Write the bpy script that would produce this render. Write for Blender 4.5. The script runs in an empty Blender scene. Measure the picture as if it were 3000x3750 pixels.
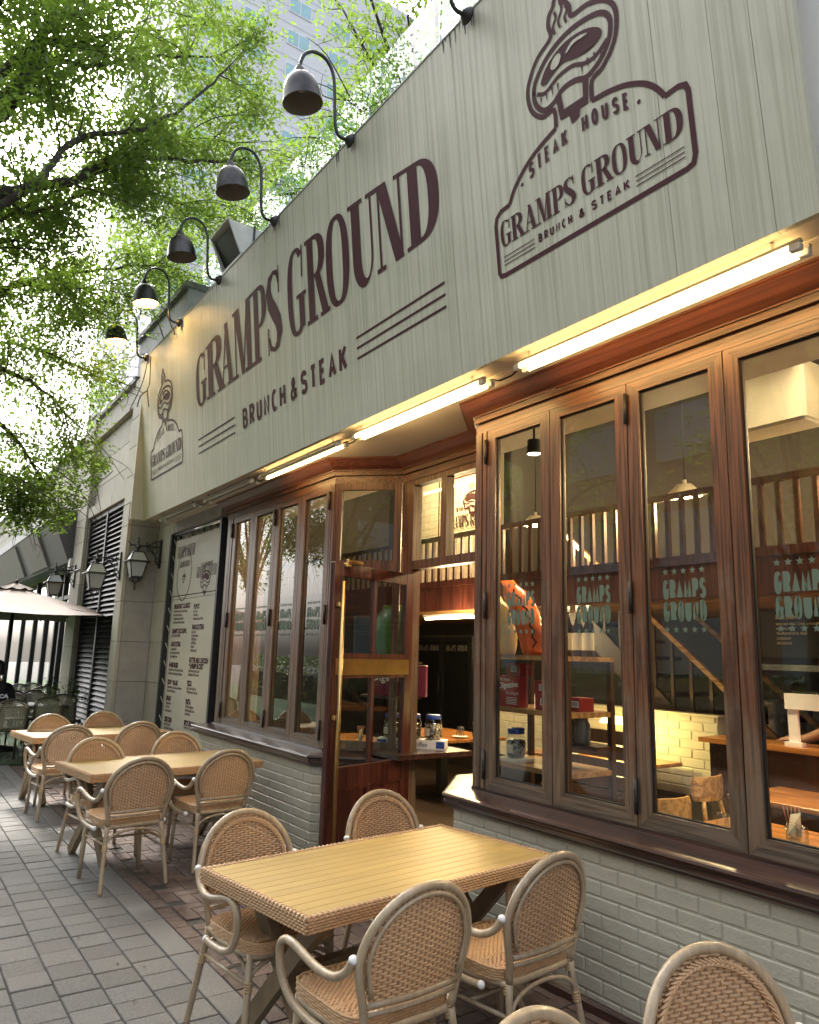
import bpy, bmesh, math, random
import numpy as np
from mathutils import Vector, Matrix
random.seed(7); rng = np.random.default_rng(7)
PI = math.pi
sc = bpy.context.scene
C = sc.collection
R_ = math.radians

# ------------------------------------------------------------------ camera
RM = ((0.5691569827420606, 0.13765384332219546, 0.8106242954751495),
      (0.8218054877569937, -0.12687108269594405, -0.5554632919177004),
      (0.026383125069699042, 0.9823213057824753, -0.1853342464774636))
EYE = 1.69
cam = bpy.data.cameras.new('camera'); co = bpy.data.objects.new('camera', cam); C.objects.link(co)
cam.sensor_fit = 'HORIZONTAL'; cam.sensor_width = 36; cam.lens = 36*2749.76/3000
cam.clip_start = 0.05; cam.clip_end = 600
co.matrix_world = Matrix(RM).to_4x4(); co.location = (0, 0, EYE)
sc.camera = co

# ------------------------------------------------------------------ daylight
SUN_EL, SUN_AZ = 46, -84          # sun behind the trees, up the lane (azimuth from +Y, clockwise)
world = bpy.data.worlds.new('World'); sc.world = world; world.use_nodes = True
wn = world.node_tree; bg = wn.nodes['Background']
sky = wn.nodes.new('ShaderNodeTexSky'); sky.sky_type = 'NISHITA'; sky.sun_disc = False
sky.sun_elevation = R_(SUN_EL); sky.sun_rotation = R_(SUN_AZ)
sky.air_density = 1.0; sky.dust_density = 6.0; sky.ozone_density = 1.0
hs = wn.nodes.new('ShaderNodeHueSaturation'); hs.inputs['Saturation'].default_value = 0.35
wn.links.new(sky.outputs[0], hs.inputs['Color']); wn.links.new(hs.outputs[0], bg.inputs['Color'])
bg.inputs['Strength'].default_value = 0.15
sl = bpy.data.lights.new('sun', 'SUN'); so = bpy.data.objects.new('sun', sl); C.objects.link(so)
sl.energy = 2.2; sl.angle = R_(10); sl.color = (1.0, 0.95, 0.86)
sd = Vector((math.sin(R_(SUN_AZ))*math.cos(R_(SUN_EL)), math.cos(R_(SUN_AZ))*math.cos(R_(SUN_EL)), math.sin(R_(SUN_EL))))
so.rotation_euler = sd.to_track_quat('Z', 'Y').to_euler(); so.location = sd*50
sc.view_settings.view_transform = 'Standard'; sc.view_settings.look = 'None'
sc.view_settings.gamma = 1; sc.view_settings.use_curve_mapping = False
sc.view_settings.exposure = 2.2
sc.render.engine = 'CYCLES'
cy = sc.cycles
cy.use_denoising = True; cy.max_bounces = 8; cy.diffuse_bounces = 4; cy.glossy_bounces = 4
cy.transmission_bounces = 4; cy.transparent_max_bounces = 16
cy.sample_clamp_indirect = 6; cy.caustics_reflective = False; cy.caustics_refractive = False

# ------------------------------------------------------------------ helpers
def ray(px, py):
    c = (px-1500, -(py-1875), -2749.76)
    return Vector([sum(RM[i][j]*c[j] for j in range(3)) for i in range(3)])
def at(px, py, ax, v):            # point of the photograph's pixel on the plane axis = v
    d = ray(px, py); o = Vector((0, 0, EYE)); t = (v-o[ax])/d[ax]
    return o+d*t
def atd(px, py, dist):            # at a distance along the ray
    d = ray(px, py).normalized(); return Vector((0, 0, EYE))+d*dist

class MB:
    def __init__(s): s.v = []; s.f = []; s.mi = []; s.sm = []
    def add(s, vs, fs, mi=0, smooth=False):
        b = len(s.v); s.v.extend([tuple(map(float, p)) for p in vs])
        for f in fs: s.f.append(tuple(i+b for i in f)); s.mi.append(mi); s.sm.append(smooth)
        return s
    def box(s, a, b, mi=0, M=None, bev=0):
        x0, y0, z0 = a; x1, y1, z1 = b
        if bev:
            e = bev; vs = []
            for (x, sx) in ((x0, 1), (x1, -1)):
                for (y, sy) in ((y0, 1), (y1, -1)):
                    for (z, sz) in ((z0, 1), (z1, -1)):
                        vs += [(x, y+e*sy, z+e*sz), (x+e*sx, y, z+e*sz), (x+e*sx, y+e*sy, z)]
            I = lambda i, j, k, c: ((i*2+j)*2+k)*3+c
            fs = []
            for i in (0, 1):
                q = [I(i, 0, 0, 0), I(i, 1, 0, 0), I(i, 1, 1, 0), I(i, 0, 1, 0)]; fs.append(q if i else q[::-1])
                q = [I(0, i, 0, 1), I(0, i, 1, 1), I(1, i, 1, 1), I(1, i, 0, 1)]; fs.append(q if i else q[::-1])
                q = [I(0, 0, i, 2), I(1, 0, i, 2), I(1, 1, i, 2), I(0, 1, i, 2)]; fs.append(q if i else q[::-1])
            for a_ in (0, 1):
                for b_ in (0, 1):
                    fs.append([I(a_, b_, 0, 0), I(a_, b_, 1, 0), I(a_, b_, 1, 1), I(a_, b_, 0, 1)])
                    fs.append([I(a_, 0, b_, 0), I(a_, 1, b_, 0), I(a_, 1, b_, 2), I(a_, 0, b_, 2)])
                    fs.append([I(0, a_, b_, 1), I(1, a_, b_, 1), I(1, a_, b_, 2), I(0, a_, b_, 2)])
            for i in (0, 1):
                for j in (0, 1):
                    for k in (0, 1): fs.append([I(i, j, k, 0), I(i, j, k, 1), I(i, j, k, 2)])
        else:
            vs = [(x0,y0,z0),(x1,y0,z0),(x1,y1,z0),(x0,y1,z0),(x0,y0,z1),(x1,y0,z1),(x1,y1,z1),(x0,y1,z1)]
            fs = [(3,2,1,0),(4,5,6,7),(0,1,5,4),(1,2,6,5),(2,3,7,6),(3,0,4,7)]
        if M is not None: vs = [M @ Vector(p) for p in vs]
        return s.add(vs, fs, mi)
    def bar(s, p, q, w, h, up=(0, 0, 1), mi=0, bev=0):
        p = Vector(p); q = Vector(q); d = q-p; L = d.length; d.normalize()
        u = Vector(up); sd_ = d.cross(u)
        if sd_.length < 1e-4: sd_ = d.cross(Vector((1, 0, 0)))
        sd_.normalize(); u = sd_.cross(d)
        M = Matrix((d, sd_, u)).transposed().to_4x4(); M.translation = p
        return s.box((0, -w/2, -h/2), (L, w/2, h/2), mi, M, bev)
    def tube(s, pts, r, n=8, mi=0, closed=False, cap=True, flat=1.0, up=None):
        pts = [Vector(p) for p in pts]; m = len(pts)
        rs = r if isinstance(r, (list, tuple)) else [r]*m
        b = len(s.v); prev = None
        for i, p in enumerate(pts):
            if closed: t = pts[(i+1) % m]-pts[i-1]
            else: t = pts[min(i+1, m-1)]-pts[max(i-1, 0)]
            t.normalize()
            if prev is None:
                a = Vector(up) if up else (Vector((0, 0, 1)) if abs(t.z) < .9 else Vector((1, 0, 0)))
            else: a = prev
            u = (a-t*a.dot(t))
            if u.length < 1e-5: u = t.orthogonal()
            u.normalize(); w = t.cross(u); prev = u
            for k in range(n):
                an = 2*PI*(k+.5)/n
                q = p+u*(math.cos(an)*rs[i]*flat)+w*(math.sin(an)*rs[i]); s.v.append((q.x, q.y, q.z))
        mm = m if closed else m-1
        for i in range(mm):
            for k in range(n):
                a0 = b+i*n+k; a1 = b+i*n+(k+1) % n; j = (i+1) % m
                s.f.append((a0, a1, b+j*n+(k+1) % n, b+j*n+k)); s.mi.append(mi); s.sm.append(True)
        if cap and not closed:
            s.f.append(tuple(b+k for k in range(n))[::-1]); s.mi.append(mi); s.sm.append(False)
            s.f.append(tuple(b+(m-1)*n+k for k in range(n))); s.mi.append(mi); s.sm.append(False)
        return s
    def lathe(s, prof, c=(0, 0, 0), n=16, mi=0, M=None, smooth=True, a0=0, a1=2*PI):
        full = abs(a1-a0-2*PI) < 1e-6; k = n if full else n+1; b = len(s.v)
        for r, z in prof:
            for i in range(k):
                a = a0+(a1-a0)*i/n; p = Vector((r*math.cos(a), r*math.sin(a), z))
                if M is not None: p = M @ p
                s.v.append((p.x+c[0], p.y+c[1], p.z+c[2]))
        for j in range(len(prof)-1):
            for i in range(n):
                i2 = (i+1) % k
                s.f.append((b+j*k+i, b+j*k+i2, b+(j+1)*k+i2, b+(j+1)*k+i)); s.mi.append(mi); s.sm.append(smooth)
        return s
    def ball(s, c, r, n=10, mi=0, sc_=(1, 1, 1)):
        m = n//2+1; prof = [(math.sin(PI*j/m)*r, -math.cos(PI*j/m)*r) for j in range(m+1)]
        return s.lathe([(max(a, 1e-4), z) for a, z in prof], c, n, mi, Matrix.Diagonal((*sc_, 1)))
    def sweep(s, path, prof, mi=0, cap=True, closed_prof=True, smooth=False):
        n = len(path); P = [Vector((p[0], p[1])) for p in path]; b = len(s.v); k = len(prof)
        for i in range(n):
            d1 = (P[i]-P[i-1]).normalized() if i else (P[1]-P[0]).normalized()
            d2 = (P[i+1]-P[i]).normalized() if i < n-1 else d1
            n1 = Vector((d1.y, -d1.x)); n2 = Vector((d2.y, -d2.x)); m = (n1+n2)/(1+n1.dot(n2))
            for o, z in prof:
                q = P[i]+m*o; s.v.append((q.x, q.y, z))
        kk = k if closed_prof else k-1
        for i in range(n-1):
            for j in range(kk):
                j2 = (j+1) % k
                s.f.append((b+i*k+j, b+i*k+j2, b+(i+1)*k+j2, b+(i+1)*k+j)); s.mi.append(mi); s.sm.append(smooth)
        if cap and closed_prof:
            s.f.append(tuple(b+j for j in range(k))[::-1]); s.mi.append(mi); s.sm.append(False)
            s.f.append(tuple(b+(n-1)*k+j for j in range(k))); s.mi.append(mi); s.sm.append(False)
        return s
    def prism(s, poly, d, M=None, mi=0):       # polygon in local xy, thickness d along z
        n = len(poly); vs = [(x, y, 0) for x, y in poly]+[(x, y, d) for x, y in poly]
        fs = [tuple(range(n))[::-1], tuple(range(n, 2*n))]+[(i, (i+1) % n, (i+1) % n+n, i+n) for i in range(n)]
        if M is not None: vs = [M @ Vector(p) for p in vs]
        return s.add(vs, fs, mi)
    def mesh(s, name, mats):
        me = bpy.data.meshes.new(name); me.from_pydata(s.v, [], s.f)
        for m in (mats if isinstance(mats, (list, tuple)) else [mats]): me.materials.append(m)
        me.polygons.foreach_set('material_index', s.mi); me.polygons.foreach_set('use_smooth', s.sm)
        me.update(); return me
    def build(s, name, mats, parent=None, world=False, loc=None):
        if world and parent is not None:
            o = Vector((0, 0, 0)); p = parent
            while p: o += p.location; p = p.parent
            s.v = [(x-o.x, y-o.y, z-o.z) for x, y, z in s.v]
        return link(name, s.mesh(name, mats), parent, loc)
def link(name, me, parent=None, loc=None, rot=None):
    o = bpy.data.objects.new(name, me); C.objects.link(o)
    if parent is not None: o.parent = parent
    if loc is not None: o.location = loc
    if rot is not None: o.rotation_euler = rot
    return o
def tag(o, label=None, cat=None, group=None, kind=None):
    if label: o['label'] = label
    if cat: o['category'] = cat
    if group: o['group'] = group
    if kind: o['kind'] = kind
    return o
def thing(name, label, cat, loc=(0, 0, 0), rz=0, group=None):
    o = bpy.data.objects.new(name, None); C.objects.link(o); o.empty_display_size = .1
    o.location = loc; o.rotation_euler = (0, 0, rz); return tag(o, label, cat, group)
def copy_tree(o, parent=None):
    c = o.copy(); C.objects.link(c)
    if parent is not None: c.parent = parent
    for ch in list(o.children): copy_tree(ch, c)
    return c
def dup(o, loc, rz, label, scale=None):
    c = copy_tree(o); c.location = loc; c.rotation_euler = (0, 0, rz); c['label'] = label
    if scale: c.scale = scale
    return c
def text_mesh(txt, size=1.0, extr=0.0, bold=0.0, align='LEFT', sx=1.0, space=1.0, line=1.0):
    cu = bpy.data.curves.new('text', 'FONT'); cu.body = txt; cu.size = size; cu.extrude = extr; cu.offset = bold
    cu.align_x = align; cu.space_character = space; cu.space_line = line; cu.resolution_u = 2; cu.fill_mode = 'BOTH'
    o = bpy.data.objects.new('text', cu); C.objects.link(o)
    dg = bpy.context.evaluated_depsgraph_get(); me = bpy.data.meshes.new_from_object(o.evaluated_get(dg))
    bpy.data.objects.remove(o); bpy.data.curves.remove(cu)
    vs = [(v.co.x*sx, v.co.y, v.co.z) for v in me.vertices]; fs = [tuple(p.vertices) for p in me.polygons]
    bpy.data.meshes.remove(me); return vs, fs

# ------------------------------------------------------------------ materials
def mat(name, col, rough=.6, metal=0., var=.0, vscale=6., bump=0., bscale=40., spec=.5, rand=0., stretch=(1,1,1), coat=0., col2=None, c2fac=None, detail=4.):
    m = bpy.data.materials.new(name); m.use_nodes = True; nt = m.node_tree; N = nt.nodes; L = nt.links
    b = N['Principled BSDF']; b.inputs['Roughness'].default_value = rough; b.inputs['Metallic'].default_value = metal
    b.inputs['Specular IOR Level'].default_value = spec; b.inputs['Base Color'].default_value = (*col, 1)
    if coat: b.inputs['Coat Weight'].default_value = coat; b.inputs['Coat Roughness'].default_value = .15
    tc = N.new('ShaderNodeTexCoord'); mp = N.new('ShaderNodeMapping'); mp.inputs['Scale'].default_value = stretch
    L.new(tc.outputs['Object'], mp.inputs[0])
    oi = N.new('ShaderNodeObjectInfo')
    if rand or var or col2:
        off = N.new('ShaderNodeVectorMath'); off.operation = 'SCALE'; off.inputs[3].default_value = 37.
        cmb = N.new('ShaderNodeCombineXYZ')
        for i in range(3): L.new(oi.outputs['Random'], cmb.inputs[i])
        L.new(cmb.outputs[0], off.inputs[0]); ad = N.new('ShaderNodeVectorMath'); L.new(mp.outputs[0], ad.inputs[0]); L.new(off.outputs[0], ad.inputs[1])
        vec = ad.outputs[0]
    else: vec = mp.outputs[0]
    src = None
    if var or col2:
        nz = N.new('ShaderNodeTexNoise'); nz.inputs['Scale'].default_value = vscale; nz.inputs['Detail'].default_value = detail
        nz.inputs['Roughness'].default_value = .65; L.new(vec, nz.inputs['Vector'])
        rp = N.new('ShaderNodeValToRGB'); rp.color_ramp.elements[0].position = .3; rp.color_ramp.elements[1].position = .7
        c1 = tuple(max(0, c*(1-var)) for c in col); c2 = col2 if col2 else tuple(min(1, c*(1+var)) for c in col)
        if col2 and c2fac: rp.color_ramp.elements[0].position, rp.color_ramp.elements[1].position = c2fac
        rp.color_ramp.elements[0].color = (*c1, 1); rp.color_ramp.elements[1].color = (*c2, 1)
        L.new(nz.outputs['Fac'], rp.inputs[0]); src = rp.outputs[0]
    if rand:
        h = N.new('ShaderNodeHueSaturation')
        if src: L.new(src, h.inputs['Color'])
        else: h.inputs['Color'].default_value = (*col, 1)
        mr = N.new('ShaderNodeMapRange'); mr.inputs[3].default_value = 1-rand; mr.inputs[4].default_value = 1+rand
        L.new(oi.outputs['Random'], mr.inputs[0]); L.new(mr.outputs[0], h.inputs['Value']); src = h.outputs[0]
    if src: L.new(src, b.inputs['Base Color'])
    if bump:
        n2 = N.new('ShaderNodeTexNoise'); n2.inputs['Scale'].default_value = bscale; n2.inputs['Detail'].default_value = 6; L.new(vec, n2.inputs['Vector'])
        bp = N.new('ShaderNodeBump'); bp.inputs['Strength'].default_value = bump; bp.inputs['Distance'].default_value = .01
        L.new(n2.outputs['Fac'], bp.inputs['Height']); L.new(bp.outputs[0], b.inputs['Normal'])
    m['src'] = 1
    return m
def wood(name, dark, light, scale=(60, 60, 4), rough=.45, worn=None, coat=0.):
    """oak-like grain: noise stretched along the board, broken rings, optional grey weathering low down, its height blend partly warm tube light put into the colour"""
    m = bpy.data.materials.new(name); m.use_nodes = True; nt = m.node_tree; N = nt.nodes; L = nt.links
    b = N['Principled BSDF']; b.inputs['Roughness'].default_value = rough
    if coat: b.inputs['Coat Weight'].default_value = coat; b.inputs['Coat Roughness'].default_value = .2
    tc = N.new('ShaderNodeTexCoord'); oi = N.new('ShaderNodeObjectInfo')
    cmb = N.new('ShaderNodeCombineXYZ'); sc_ = N.new('ShaderNodeMath'); sc_.operation = 'MULTIPLY'; sc_.inputs[1].default_value = 23.
    L.new(oi.outputs['Random'], sc_.inputs[0])
    for i in range(3): L.new(sc_.outputs[0], cmb.inputs[i])
    ad = N.new('ShaderNodeVectorMath'); L.new(tc.outputs['Object'], ad.inputs[0]); L.new(cmb.outputs[0], ad.inputs[1])
    mp = N.new('ShaderNodeMapping'); mp.inputs['Scale'].default_value = scale; L.new(ad.outputs[0], mp.inputs[0])
    nz = N.new('ShaderNodeTexNoise'); nz.inputs['Scale'].default_value = 1.; nz.inputs['Detail'].default_value = 3; L.new(mp.outputs[0], nz.inputs['Vector'])
    mp2 = N.new('ShaderNodeMapping'); mp2.inputs['Scale'].default_value = tuple(s_*.22 for s_ in scale); L.new(ad.outputs[0], mp2.inputs[0])
    n2 = N.new('ShaderNodeTexNoise'); n2.inputs['Scale'].default_value = 1.; n2.inputs['Detail'].default_value = 1; L.new(mp2.outputs[0], n2.inputs['Vector'])
    ml = N.new('ShaderNodeMath'); ml.operation = 'MULTIPLY'; ml.inputs[1].default_value = 24.; L.new(n2.outputs['Fac'], ml.inputs[0])
    sn = N.new('ShaderNodeMath'); sn.operation = 'SINE'; L.new(ml.outputs[0], sn.inputs[0])
    mx = N.new('ShaderNodeMath'); mx.operation = 'MULTIPLY_ADD'; mx.inputs[1].default_value = .16; L.new(sn.outputs[0], mx.inputs[0]); L.new(nz.outputs['Fac'], mx.inputs[2])
    rp = N.new('ShaderNodeValToRGB'); rp.color_ramp.elements[0].position = .32; rp.color_ramp.elements[1].position = .62
    rp.color_ramp.elements[0].color = (*dark, 1); rp.color_ramp.elements[1].color = (*light, 1); L.new(mx.outputs[0], rp.inputs[0])
    src = rp.outputs[0]
    if worn:
        nw = N.new('ShaderNodeTexNoise'); nw.inputs['Scale'].default_value = 2.2; nw.inputs['Detail'].default_value = 8; nw.inputs['Roughness'].default_value = .7
        L.new(tc.outputs['Object'], nw.inputs['Vector'])
        gz = N.new('ShaderNodeSeparateXYZ'); geo = N.new('ShaderNodeNewGeometry'); L.new(geo.outputs['Position'], gz.inputs[0])
        mr = N.new('ShaderNodeMapRange'); mr.inputs[1].default_value = 2.6; mr.inputs[2].default_value = .8; mr.inputs[3].default_value = -.12; mr.inputs[4].default_value = .26  # more wear lower down; blend also paints in the warm tube light above
        L.new(gz.outputs[2], mr.inputs[0]); sm = N.new('ShaderNodeMath'); L.new(nw.outputs['Fac'], sm.inputs[0]); L.new(mr.outputs[0], sm.inputs[1])
        rw = N.new('ShaderNodeValToRGB'); rw.color_ramp.elements[0].position = .52; rw.color_ramp.elements[1].position = .7; L.new(sm.outputs[0], rw.inputs[0])
        mm = N.new('ShaderNodeMix'); mm.data_type = 'RGBA'; L.new(rw.outputs[0], mm.inputs[0]); L.new(src, mm.inputs[6])
        r2 = N.new('ShaderNodeValToRGB'); r2.color_ramp.elements[0].color = (*[c*.5 for c in worn], 1); r2.color_ramp.elements[1].color = (*worn, 1)
        r2.color_ramp.elements[0].position = .35; r2.color_ramp.elements[1].position = .65; L.new(mx.outputs[0], r2.inputs[0]); L.new(r2.outputs[0], mm.inputs[7]); src = mm.outputs[2]
    L.new(src, b.inputs['Base Color'])
    bp = N.new('ShaderNodeBump'); bp.inputs['Strength'].default_value = .25; bp.inputs['Distance'].default_value = .004
    L.new(mx.outputs[0], bp.inputs['Height']); L.new(bp.outputs[0], b.inputs['Normal'])
    return m
def emit(name, col, strength):
    m = bpy.data.materials.new(name); m.use_nodes = True; nt = m.node_tree; nt.nodes.remove(nt.nodes['Principled BSDF'])
    e = nt.nodes.new('ShaderNodeEmission'); e.inputs[0].default_value = (*col, 1); e.inputs[1].default_value = strength
    nt.links.new(e.outputs[0], nt.nodes['Material Output'].inputs[0]); return m
def glass(name, tint=(.93, .96, .95), refl=1.6, rough=0.0):
    m = bpy.data.materials.new(name); m.use_nodes = True; nt = m.node_tree; N = nt.nodes; L = nt.links; N.remove(N['Principled BSDF'])
    tr = N.new('ShaderNodeBsdfTransparent'); tr.inputs[0].default_value = (*tint, 1)
    gl = N.new('ShaderNodeBsdfGlossy'); gl.inputs['Roughness'].default_value = rough
    fr = N.new('ShaderNodeFresnel'); fr.inputs[0].default_value = 1.5
    ml = N.new('ShaderNodeMath'); ml.operation = 'MULTIPLY'; ml.inputs[1].default_value = refl; ml.use_clamp = True; L.new(fr.outputs[0], ml.inputs[0])
    geo = N.new('ShaderNodeNewGeometry'); inv = N.new('ShaderNodeMath'); inv.operation = 'SUBTRACT'; inv.inputs[0].default_value = 1.; L.new(geo.outputs['Backfacing'], inv.inputs[1])
    m3 = N.new('ShaderNodeMath'); m3.operation = 'MULTIPLY'; L.new(ml.outputs[0], m3.inputs[0]); L.new(inv.outputs[0], m3.inputs[1])
    mx = N.new('ShaderNodeMixShader'); L.new(m3.outputs[0], mx.inputs[0]); L.new(tr.outputs[0], mx.inputs[1]); L.new(gl.outputs[0], mx.inputs[2])
    L.new(mx.outputs[0], N['Material Output'].inputs[0]); return m
def leafmat(name, c1, c2, trans=(.25, .42, .06), tf=.5):
    m = bpy.data.materials.new(name); m.use_nodes = True; nt = m.node_tree; N = nt.nodes; L = nt.links; N.remove(N['Principled BSDF'])
    at_ = N.new('ShaderNodeAttribute'); at_.attribute_name = 'tone'
    rp = N.new('ShaderNodeValToRGB'); rp.color_ramp.elements[0].color = (*c1, 1); rp.color_ramp.elements[1].color = (*c2, 1); L.new(at_.outputs['Fac'], rp.inputs[0])
    df = N.new('ShaderNodeBsdfDiffuse'); L.new(rp.outputs[0], df.inputs[0])
    tl = N.new('ShaderNodeBsdfTranslucent'); mu = N.new('ShaderNodeMix'); mu.data_type = 'RGBA'; mu.inputs[0].default_value = .6
    L.new(rp.outputs[0], mu.inputs[6]); mu.inputs[7].default_value = (*trans, 1); L.new(mu.outputs[2], tl.inputs[0])
    mx = N.new('ShaderNodeMixShader'); mx.inputs[0].default_value = tf; L.new(df.outputs[0], mx.inputs[1]); L.new(tl.outputs[0], mx.inputs[2])
    gs = N.new('ShaderNodeBsdfGlossy'); gs.inputs['Roughness'].default_value = .35; m2 = N.new('ShaderNodeMixShader'); m2.inputs[0].default_value = .05
    L.new(mx.outputs[0], m2.inputs[1]); L.new(gs.outputs[0], m2.inputs[2]); L.new(m2.outputs[0], N['Material Output'].inputs[0]); return m

M = {}
M['paver'] = mat('paver_grey', (.125, .121, .115), .85, var=.28, vscale=90, bump=.5, bscale=160, rand=.14)
M['joint'] = mat('joint_dirt', (.05, .047, .042), .95, var=.3, vscale=30)
M['kerb'] = mat('kerb_granite', (.14, .135, .13), .8, var=.3, vscale=140, bump=.3, bscale=200, rand=.06)
M['redbrick'] = mat('paving_brick', (.12, .075, .06), .85, var=.35, vscale=16, bump=.4, bscale=90, rand=.22, col2=(.14, .105, .09))
M['turf'] = mat('artificial_turf', (.035, .07, .025), .95, var=.4, vscale=60, bump=1., bscale=300)
M['wallbrick'] = mat('painted_brick', (.46, .435, .345), .42, var=.05, vscale=9, bump=.35, bscale=60, rand=.02, spec=.5)
M['wallmortar'] = mat('painted_mortar', (.46, .435, .345), .5, var=.06, vscale=20, bump=.4, bscale=50)
M['oak'] = wood('oak_upright', (.055, .019, .008), (.15, .055, .022), (110, 110, 4), .42, worn=(.17, .115, .075), coat=.15)
M['oakh'] = wood('oak_level', (.055, .019, .008), (.15, .055, .022), (4, 110, 110), .42, worn=(.15, .11, .08), coat=.15)
M['crown'] = wood('crown_oak', (.075, .019, .009), (.13, .036, .016), (3, 90, 90), .4, coat=.25)
M['sill'] = wood('sill_dark_oak', (.018, .008, .007), (.06, .026, .02), (3, 60, 60), .3, coat=.5)
M['mahog'] = wood('mahogany', (.035, .009, .007), (.085, .022, .015), (55, 55, 3), .32, coat=.4)
M['gasket'] = mat('black_gasket', (.012, .012, .012), .6)
M['iron'] = mat('black_iron', (.016, .016, .017), .45, metal=.0, var=.3, vscale=20)
M['brass'] = mat('brass', (.62, .43, .18), .28, metal=1., var=.12, vscale=8)
M['steel'] = mat('steel', (.55, .56, .57), .25, metal=1., var=.05)
M['white'] = mat('white_plastic', (.80, .80, .80), .35)
M['pane'] = glass('window_glass', (.90, .93, .91), 1.8)
M['clear'] = glass('drinking_glass', (.93, .94, .93), 2.0)
M['soffit'] = mat('soffit_paint', (.52, .47, .40), .6, var=.06, vscale=3)
M['stone'] = mat('limestone', (.38, .355, .285), .75, var=.10, vscale=3, bump=.15, bscale=60, rand=.09, detail=8)
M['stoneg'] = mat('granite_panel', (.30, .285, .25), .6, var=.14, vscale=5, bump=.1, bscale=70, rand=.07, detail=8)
M['joint2'] = mat('stone_joint', (.10, .09, .075), .9)
M['louvre'] = mat('louvre_metal', (.016, .016, .017), .45, var=.2, vscale=4)
M['darkmetal'] = mat('dark_canopy_metal', (.075, .07, .075), .55, var=.18, vscale=1.5, stretch=(1, 1, .3))
M['concrete'] = mat('concrete', (.30, .30, .30), .85, var=.15, vscale=4, bump=.2)
M['rattan'] = mat('rattan_weave', (.50, .315, .17), .5, var=.16, vscale=45, rand=.07)
M['rattanb'] = mat('rattan_weave_dark', (.33, .19, .095), .6, var=.2, vscale=40, rand=.05)
M['cane'] = mat('cane_frame', (.37, .285, .185), .34, var=.22, vscale=26, stretch=(1.6, 1.6, .25), rand=.06, coat=.25)
M['bind'] = mat('cane_binding', (.46, .33, .18), .5, var=.15, vscale=60)
M['slat'] = mat('table_slat', (.36, .25, .085), .48, var=.05, vscale=40, rand=.05, stretch=(1, .15, 1))
M['leg'] = mat('table_leg_wood', (.20, .145, .085), .5, var=.18, vscale=14, stretch=(1, 1, .2))
M['bark'] = mat('bark', (.045, .038, .032), .9, var=.4, vscale=12, bump=.6, bscale=30)
M['sign_ink'] = mat('maroon_vinyl', (.055, .012, .017), .6, var=.12, vscale=2, spec=.15)
M['black'] = mat('black', (.01, .01, .01), .5)
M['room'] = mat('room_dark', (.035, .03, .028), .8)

# ================================================================== ground
ground = link('ground', MB().box((-80, -60, -.3), (40, 60, -.03)).mesh('ground', M['joint']))
tag(ground, kind='structure')
lane = thing('pavement', None, None, (0, 0, 0)); lane['kind'] = 'structure'
MB().box((-12.28, -4, -.06), (6, 1.53, -.012)).build('joint_bed', M['joint'], lane)
pav = [MB().box((-.0965, -.0965, -.05), (.0965, .0965, 0), bev=.004).mesh('paver', M['paver']) for _ in range(1)][0]
rest = MB(); cand = []
y = 1.432
row = 0
while y > -3.9:
    xo = (0.0, .1, .055, .14)[row % 4]
    x = -12.2+xo*.5
    while x < 5:
        cand.append((x, y)); x += .2
    y -= .2; row += 1
def infr(x, y, z=0):
    v = Vector((x, y, z-EYE)); c = [sum(RM[i][j]*v[i] for i in range(3)) for j in range(3)]
    if c[2] > -.2: return None
    return 1500+2749.76*c[0]/-c[2], 1875-2749.76*c[1]/-c[2], -c[2]
near = []
for (x, y) in cand:
    q = infr(x, y)
    if q and -120 < q[0] < 3050 and q[1] < 3900: near.append((q[2], x, y))
near.sort(); sel = set((x, y) for _, x, y in near[:290])
for (x, y) in cand:
    dz = rng.normal(0, .0012); tx, ty = rng.normal(0, .004, 2)
    if (x, y) in sel:
        link('paver', pav, lane, (x, y, dz), (tx, ty, rng.normal(0, .006)+PI/2*rng.integers(0, 4)))
    else:
        rest.box((x-.0965, y-.0965, -.03), (x+.0965, y+.0965, dz))
o = rest.build('paver', M['paver'], lane); o['kind'] = 'stuff'
ks = MB().box((-.298, -.0745, -.05), (.298, .0745, 0), bev=.004).mesh('kerb_stone', M['kerb'])
for i in range(30):
    link('kerb_stone', ks, lane, (-12.0+i*.6, 1.612, rng.normal(0, .001)), (0, rng.normal(0, .002), 0))
terr = thing('terrace', None, None, (0, 0, 0)); terr['kind'] = 'structure'
MB().box((-12.28, 1.69, -.06), (2, 4.2, -.010)).build('joint_bed', M['joint'], terr)
bm1 = MB().box((-.097, -.047, -.04), (.097, .047, 0), bev=.003).mesh('paving_brick', M['redbrick'])
hb = []
pitch = .1
for i in range(-130, 30):                       # herringbone, bricks 0.2 x 0.1
    for j in range(0, 20):
        m = (i-j) % 4
        X = i*pitch; Y = 1.80+j*pitch
        if m == 0: hb.append((X+pitch, Y+pitch/2, 0))
        elif m == 3: hb.append((X+pitch/2, Y+pitch, 1))
for i in range(60): hb.append((-12.1+.2*i+.1, 1.742, 0))
hb2 = [h for h in hb if -12.2 < h[0] < 1.5 and h[1] < 3.7]
vis = sorted([((infr(h[0], h[1]) or (0, 0, 99))[2], h) for h in hb2 if infr(h[0], h[1]) and infr(h[0], h[1])[1] < 3850 and infr(h[0], h[1])[0] < 2400 and h[1] < 3.05])
selb = set(h for _, h in vis[:290])
rest = MB()
for h in hb2:
    if h[2] == 1 and h[1] < 1.79: continue
    rz = PI/2 if h[2] else 0; dz = rng.normal(-.001, .0016)
    if h in selb: link('paving_brick', bm1, terr, (h[0], h[1], dz), (rng.normal(0, .008), rng.normal(0, .008), rz+rng.normal(0, .01)))
    else:
        a, b = (.047, .097) if h[2] else (.097, .047); rest.box((h[0]-a, h[1]-b, -.03), (h[0]+a, h[1]+b, dz))
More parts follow.
